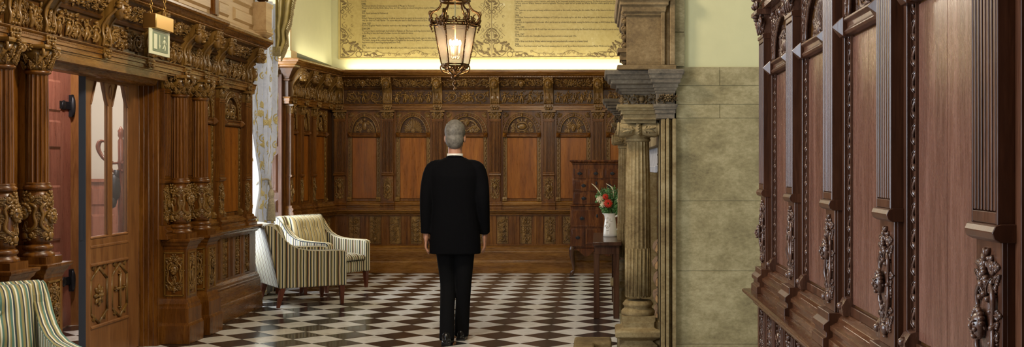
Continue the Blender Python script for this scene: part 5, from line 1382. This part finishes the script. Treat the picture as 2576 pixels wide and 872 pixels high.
for x0, x1, z0, z1, hs, es in ((-.317, -.143, 1.305, 1.427, (0,), 0), (-.116, .085, 1.305, 1.427, (0,), 0), (.105, .30, 1.305, 1.427, (0,), 0), (-.317, .30, 1.135, 1.275, (-.17, .17), 1), (-.317, .30, .96, 1.11, (-.17, .17), 1),
                               (-.34, .34, .66, .885, (-.2, .2), 1), (-.34, -.17, .40, .635, (0,), 0), (-.15, .15, .43, .635, (0,), 0), (.17, .34, .40, .635, (0,), 0)):
    yf = .02 if z0 > .9 else 0; m = MB(); m.box(x0, x1, yf-.014, yf+.01, z0, z1)
    for a, b, c, d_ in ((x0+.015, x1-.015, z0+.012, z0+.016), (x0+.015, x1-.015, z1-.016, z1-.012), (x0+.012, x0+.016, z0+.015, z1-.015), (x1-.016, x1-.012, z0+.015, z1-.015)): m.box(a, b, yf-.0155, yf-.013, c, d_)
    dr = m.build('drawer', WALN, tb_, .003, 2)
    for h_ in hs: ob('handle', PLM, dr, ((x0+x1)/2+h_, yf-.015, (z0+z1)/2))
    if es: ob('escutcheon', ESM, dr, ((x0+x1)/2, yf-.015, (z0+z1)/2+.03))
for sx in (-1, 1):
    for yy, sy in ((.03, -1), (.38, 1)):
        m = MB(); pts = []; rd = []
        for t_, o_, r in ((0, .0, .036), (.12, .012, .04), (.3, .014, .032), (.5, .002, .022), (.7, -.012, .016), (.86, -.012, .014), (.95, .004, .02), (1, .02, .026)):
            pts.append((sx*(.325+o_), yy+sy*o_*.6-(.03 if sy < 0 and t_ > .9 else 0), .40-.385*t_)); rd.append(r)
        m.tube(pts, rd, 10); m.ell((sx*.345, yy+(-.03 if sy < 0 else .01), .012), (.028, .034, .012), 0, 10, 6); m.build('cabriole_leg', TABW, tb_)

# ---- oak side table with pitcher of flowers
tx0, tx1, ty0, ty1 = -.055, .20, 10.62, 12.1
tt = thing('hall_table', 'dark oak table standing behind the far fireplace column with a polished top', 'table', (0, 0, 0))
m = MB(); m.box(tx0, tx1+.02, ty0, ty1, .705, .74); m.build('tabletop', TABW, tt, .005, 2)
m = MB(); m.box(tx0+.02, tx1, ty0+.04, ty1-.04, .62, .705); m.build('apron', TABW, tt, .002)
for x in (tx0+.035, tx1-.03):
    for y in (ty0+.07, ty1-.1): m = MB(); m.box(x-.028, x+.028, y-.028, y+.028, 0, .64); m.build('leg', TABW, tt, .003)
VX, VY = .118, 11.45
vt = thing('pitcher', 'white glazed ceramic jug with raised flowers standing on the dark table', 'jug', (VX, VY, .74))
m = MB(); m.lathe(0, 0, [(.066, 0), (.072, .004), (.071, .03), (.066, .09), (.058, .16), (.054, .20), (.053, .222), (.058, .236), (.061, .24), (.055, .238), (.05, .22), (.05, .12), (.0, .1)], 32)
m.xform(lambda x, y, z: (x-(.022*max(0, (z-.2)/.04) if x < -.03 and abs(y) < .03 else 0), y, z)); m.build('jug_body', CERAM, vt)
m = MB(); m.tube([(.052, -.0, .205), (.085, -.01, .215), (.103, -.015, .18), (.098, -.015, .12), (.075, -.01, .075), (.064, 0, .07)], [.011, .011, .01, .009, .008, .007], 10); m.build('handle', CERAM, vt)
m = MB(); g = MB()
for q in range(4): rosette(g, (q % 2-.5)*.03, .1+q*.026, .017, 6, 0, .006)
for q in range(8): leaf(g, (q % 3-1)*.02, .07+q*.018, .03, .014, q*1.3, 0, .005)
m.join(g, lambda x, y, z: ((.067-y-.09*(z-.05))*math.sin(x/.062-.35), -(.067-y-.09*(z-.05))*math.cos(x/.062-.35), z)); m.build('relief_flowers', CERAM, vt)
NB = Vector((0, 0, .22))
def stem(mb, tip, r=.0025, bow=.02):
    mid = NB*.45+Vector(tip)*.55+Vector((bow, 0, 0)); mb.tube([(tip[0]*.15, tip[1]*.15, .12), tuple(NB+Vector((tip[0]*.2, tip[1]*.2, 0))), tuple(mid), tip], r, 5)
def gerbera(tip, s, mat, lab, grp, nm, cat):
    t = thing(nm, lab, cat, (VX, VY, .74), 0, grp); m = MB(); stem(m, tip); m.build('stem', GREEN, t); m = MB()
    for ring_, (n, rr) in enumerate(((18, 1.0), (14, .72))):
        for i in range(n): a = 2*PI*i/n+ring_*.1; m.ell((tip[0]+math.cos(a)*s*.55*rr, tip[1]-.008-.006*ring_, tip[2]+math.sin(a)*s*.55*rr), (s*.42*rr, .004, s*.1), a, 7, 4)
    m.build('petals', mat, t); m = MB(); m.ell((tip[0], tip[1]-.018, tip[2]), (s*.22, .012, s*.22), 0, 12, 6); m.build('flower_centre', DBRASS if nm == 'gerbera' else GREEN2, t)
gerbera((-.022, -.085, .345), .052, RED, 'bright red gerbera at the front of the jug, the larger and lower of two', 'gerberas in the jug', 'gerbera', 'flower')
gerbera((-.048, -.055, .412), .036, RED, 'small red gerbera peeping above the larger one in the jug', 'gerberas in the jug', 'gerbera', 'flower')
def rose(tip, s, lab):
    t = thing('cream_rose', lab, 'flower', (VX, VY, .74), 0, 'cream blooms in the jug'); m = MB(); stem(m, tip); m.build('stem', GREEN, t); m = MB()
    for k_ in range(4):
        for i in range(5+k_): a = 2*PI*i/(5+k_)+k_*.5; rr = s*(.2+.25*k_); m.ell((tip[0]+math.cos(a)*rr*.8, tip[1]-.03+.008*k_, tip[2]+math.sin(a)*rr*.8), (s*.28, s*.32, s*.14), a+PI/2, 7, 5)
    m.build('petals', WHITEP, t); m = MB()
    for i in range(5): a = 2*PI*i/5; leaf(m, tip[0]+math.cos(a)*s*.5, tip[2]+math.sin(a)*s*.5, s*1.0, s*.7, a, -tip[1]-.02, .004)
    m.build('leaves', GREEN2, t)
rose((-.105, -.03, .385), .042, 'cream rose on the side of the bouquet nearest the tall chest')
rose((.10, -.03, .375), .036, 'cream rose on the column side of the bouquet')
rose((-.075, -.05, .33), .034, 'pale green and cream bloom low at the jug rim beneath the side rose')
rf = random.Random(8)
for i in range(20):
    tall = i < 12
    a = (-.62+1.5*(i % 12)/11 if tall else -1.0+2.1*(i-12)/7)+rf.uniform(-.08, .08); L_ = rf.uniform(.24, .33) if tall else rf.uniform(.12, .17); dy = rf.uniform(-.06, .08)
    t = thing('foliage_sprig', ['short leafy green sprig low in the flower jug', 'tall feathery green sprig in the flower jug'][tall], 'sprig', (VX, VY, .74), 0, ['short green sprigs in the jug', 'tall green sprigs in the jug'][tall])
    tip = (math.sin(a)*L_*.62, dy, .22+math.cos(a)*L_*.9); m = MB(); stem(m, tip, .002, .01*math.sin(i)); m.build('stem', GREEN, t); m = MB()
    nq = 11 if tall else 6
    for q in range(nq):
        f_ = .38+.62*q/nq; bx, bz = tip[0]*f_, .22+(tip[2]-.22)*f_
        for sg in (-1, 1):
            l_ = (.032 if tall else .05)*rf.uniform(.7, 1.2); an = PI/2-a+sg*rf.uniform(.5, 1.2)
            m.ell((bx+math.cos(an)*l_*.5, tip[1]*f_+rf.uniform(-.012, .012), bz+math.sin(an)*l_*.5), (l_*.5, .002, l_*(.22 if tall else .32)), an, 7, 4)
    m.ell((tip[0], tip[1], tip[2]+.01), (.006, .003, .016), 0, 6, 4)
    m.build('leaves', GREEN if i % 3 else GREEN2, t)
for pts, lb in ((((-.01, 0, .2), (-.06, 0, .38), (-.14, 0, .50), (-.19, 0, .545)), 'pale dried reed leaning out over the tall chest from the jug'), (((.0, 0, .2), (.035, 0, .4), (.02, 0, .50), (-.04, 0, .545)), 'curling pale grass stem arching above the middle of the bouquet')):
    m = MB(); m.tube(pts, [.003, .004, .007, .003], 6); tag(m.build('dried_reed', WHITEP, None, loc=(VX, VY, .74)), lb, 'reed', 'dried reeds in the jug')

# ================================================================ PERSON (walking away)
pe = thing('person', 'person in a black suit with short grey hair walking away across the chequered floor', 'person', (X_(1143, 9.2), 9.25, 0), 0)
def remesh(o, vx, sm=3):
    md = o.modifiers.new('skin', 'REMESH'); md.mode = 'VOXEL'; md.voxel_size = vx; md.use_smooth_shade = True
    md = o.modifiers.new('smooth', 'SMOOTH'); md.factor = .6; md.iterations = sm
I3 = Matrix.Identity(3)
m = MB()
hz = 1.70
m.ell((0, .0, hz+.035), (.078, .098, .105), 0, 20, 14); m.ell((0, .02, hz-.03), (.066, .08, .095), 0, 18, 12)
m.ell((0, .045, hz-.085), (.04, .045, .035), 0, 12, 8); m.ell((0, .102, hz-.012), (.012, .02, .022), 0, 8, 6); m.tube([(0, .088, hz+.03), (0, .108, hz-.012)], [.008, .012], 8)
for sg in (-1, 1):
    m.ell((sg*.08, -.005, hz-.005), (.012, .02, .034), 0, 10, 8); m.ell((sg*.03, .088, hz+.045), (.02, .012, .008), 0, 8, 5); m.ell((sg*.035, .07, hz-.03), (.025, .022, .03), 0, 8, 6)
m.ell((0, .092, hz-.052), (.024, .012, .008), 0, 8, 5)
m.tube([(0, 0, hz-.05), (0, -.01, hz-.12), (0, -.01, 1.48)], [.058, .058, .07], 14)
m.ell((0, 0, 1.32), (.17, .10, .2), 0, 18, 12); m.ell((0, 0, 1.05), (.15, .09, .2), 0, 18, 12); m.ell((0, 0, .93), (.16, .10, .12), 0, 18, 12)
ARMS = {}
for sg in (-1, 1):
    sw = .05*sg
    S_, E_, W_ = (sg*.18, 0, 1.43), (sg*.235, -.03, 1.17), (sg*.238, .03+sw, .925); ARMS[sg] = (S_, E_, W_)
    m.tube([S_, E_, W_], [.05, .042, .027], 12); m.ell(S_, (.055, .055, .055), 0, 12, 8)
    px_, py_, pz_ = sg*.238, .04+sw, .865
    m.ell((px_, py_, pz_), (.018, .042, .05), 0, 12, 8); m.tube([W_, (px_, py_, pz_)], [.026, .024], 10)
    for k_, (dy, L_) in enumerate(((.03, .078), (.01, .088), (-.01, .082), (-.028, .064))):
        m.tube([(px_, py_+dy, pz_-.025), (px_, py_+dy*1.1, pz_-.05-L_*.3), (px_-sg*.008, py_+dy*1.1+.004, pz_-.05-L_*.65), (px_-sg*.022, py_+dy*1.1+.006, pz_-.05-L_*.92)], [.0105, .010, .0092, .0078], 8)
    m.tube([(px_, py_+.035, pz_+.015), (px_-sg*.012, py_+.06, pz_-.02), (px_-sg*.016, py_+.066, pz_-.055)], [.012, .0105, .0085], 8)
LEGS = {-1: ((-.085, 0, .90), (-.07, .07, .49), (-.055, -.10, .10)), 1: ((.085, 0, .90), (.065, .06, .50), (.035, .15, .09))}
for sg, (h_, k_, a_) in LEGS.items():
    m.tube([h_, k_, a_], [.085, .055, .04], 12); m.ell((a_[0], a_[1]+.07, a_[2]-.045), (.035, .10, .03), 0, 12, 8); m.ell(k_, (.055, .055, .055), 0, 10, 8)
bo = m.build('body', SKIN, pe); remesh(bo, .006, 2)
m = MB(); m.ell((0, -.012, hz+.058), (.087, .103, .10), 0, 20, 14); m.ell((0, -.045, hz-.01), (.078, .068, .085), 0, 16, 10)
m.xform(lambda x, y, z: (x, min(y, .065+.3*max(0, z-hz-.06)), z)); o = m.build('hair', HAIR, pe); remesh(o, .007, 1)
m = MB()
def ringe(mb, secs, n=28):
    vs = []
    for cx, cy, z, rx, ry in secs:
        for j in range(n):
            a = 2*PI*j/n; c_, s_ = math.cos(a), math.sin(a); vs.append((cx+rx*abs(c_)**.85*(1 if c_ > 0 else -1), cy+ry*s_, z))
    mb.add(vs, [(i*n+j, i*n+(j+1) % n, (i+1)*n+(j+1) % n, (i+1)*n+j) for i in range(len(secs)-1) for j in range(n)]+[tuple(range(n-1, -1, -1)), tuple(range(len(vs)-n, len(vs)))], True)
ringe(m, [(0, 0, .74, .215, .135), (0, 0, .85, .212, .135), (0, 0, 1.0, .198, .13), (0, 0, 1.12, .19, .128), (0, 0, 1.26, .205, .135), (0, -.005, 1.38, .215, .138), (0, -.005, 1.455, .205, .12), (0, -.008, 1.505, .15, .09), (0, -.01, 1.54, .085, .075)])
for sg in (-1, 1):
    S_, E_, W_ = ARMS[sg]; m.tube([(sg*.11, 0, 1.468), (sg*.18, 0, 1.438), (sg*.218, -.015, 1.33), E_, (W_[0], W_[1], W_[2]-.015)], [.06, .072, .064, .056, .045], 16)
jk = m.build('jacket', SUIT, pe); remesh(jk, .008, 4)
m = MB(); m.tube([(.066*math.cos(2*PI*i/24), -.01+.066*math.sin(2*PI*i/24), 1.535+.012*math.sin(2*PI*i/24)*-1) for i in range(25)], .012, 8, False); m.build('collar', SUIT, jk)
m = MB(); m.lathe(0, -.008, [(.066, 1.52), (.067, 1.572), (.058, 1.574)], 24); m.build('shirt_collar', CERAM, jk)
m = MB()
for sg, (h_, k_, a_) in LEGS.items():
    h2 = Vector(h_); k2 = Vector(k_); a2 = Vector(a_)
    m.tube([tuple(h2), tuple((h2+k2)/2), tuple(k2), tuple((k2+a2)/2), (a2.x, a2.y-.005, .035)], [.095, .08, .066, .062, .062], 14)
m.ell((0, 0, .93), (.17, .11, .12), 0, 16, 10); o = m.build('trousers', TROU, pe); remesh(o, .008, 3)
for sg, (h_, k_, a_) in LEGS.items():
    m = MB(); m.ell((a_[0], a_[1]+.06, .045), (.046, .145, .042), 0, 16, 10); m.ell((a_[0], a_[1]-.03, .06), (.04, .05, .055), 0, 12, 8)
    m.box(a_[0]-.038, a_[0]+.038, a_[1]-.075, a_[1]-.01, 0, .03); m.box(a_[0]-.04, a_[0]+.04, a_[1]-.0, a_[1]+.17, 0, .012)
    o = m.build('shoe', SHOE, pe); remesh(o, .006, 2)

# ================================================================ LIGHT
def area(name, loc, rot, sx, sy, power, col, spread=PI):
    l = bpy.data.lights.new(name, 'AREA'); l.shape = 'RECTANGLE'; l.size = sx; l.size_y = sy; l.energy = power; l.color = col; l.spread = spread
    o = bpy.data.objects.new(name, l); C.objects.link(o); o.location = loc; o.rotation_euler = rot; return o
def point(name, loc, power, col, r=.12):
    l = bpy.data.lights.new(name, 'POINT'); l.energy = power; l.color = col; l.shadow_soft_size = r
    o = bpy.data.objects.new(name, l); C.objects.link(o); o.location = loc; return o
DAY = (.78, .88, 1.0); WARM = (1.0, .87, .68)
area('daylight_far_window', (-4.74, 12.55, 2.1), (0, -PI/2, 0), 3.4, 1.8, 400, DAY)
area('daylight_near_window', (-4.0, 2.8, 2.3), (0, -PI/2, 0), 2.8, 3.2, 520, DAY)
point('lantern_light', (LX, LY, 2.63), 22, (1, .8, .52), .05)
for i, (x, y, z, p_) in enumerate(((-1.4, 6.6, 3.6, 290), (-1.4, 1.6, 3.8, 110), (-1.5, 12.8, 3.6, 95), (-5.3, 11.9, 3.3, 230), (-4.15, 9.0, 2.9, 150))):
    point('unseen_room_light', (x, y, z), p_, WARM if i < 3 else (1, .93, .88), .16)  # unseen lights without fittings; lobby pair added to brighten its door and wall
area('cove_light_back', (-1.2, 15.37, ZC1+.03), (PI, 0, 0), 4.6, .08, 26, (1, .95, .68))
area('cove_light_left', (-3.60, 14.4, ZC1+.05), (PI, 0, PI/2), 1.5, .08, 3.5, (1, .95, .68))
w = bpy.data.worlds.new('sky'); bpy.context.scene.world = w; w.use_nodes = True
bg = w.node_tree.nodes['Background']; bg.inputs[0].default_value = (.8, .9, 1, 1); bg.inputs[1].default_value = 1.6

# ================================================================ CAMERA
cam = bpy.data.cameras.new('camera'); co = bpy.data.objects.new('camera', cam); C.objects.link(co)
co.location = (0, 0, H); co.rotation_euler = (PI/2, 0, 0)
cam.sensor_fit = 'HORIZONTAL'; cam.sensor_width = 36; cam.lens = 36*F/2576
cam.shift_x = -(CU-1288)/2576; cam.shift_y = (CV-436)/2576*-1*-1
cam.clip_start = .05
s = bpy.context.scene; s.camera = co
s.view_settings.view_transform = 'Standard'; s.view_settings.look = 'None'; s.view_settings.exposure = 0.0; s.view_settings.gamma = 1; s.view_settings.use_curve_mapping = False
s.cycles.use_denoising = True
s.cycles.max_bounces = 7; s.cycles.use_adaptive_sampling = True; s.cycles.adaptive_threshold = .02; s.cycles.sample_clamp_indirect = 6; s.cycles.caustics_reflective = False; s.cycles.caustics_refractive = False
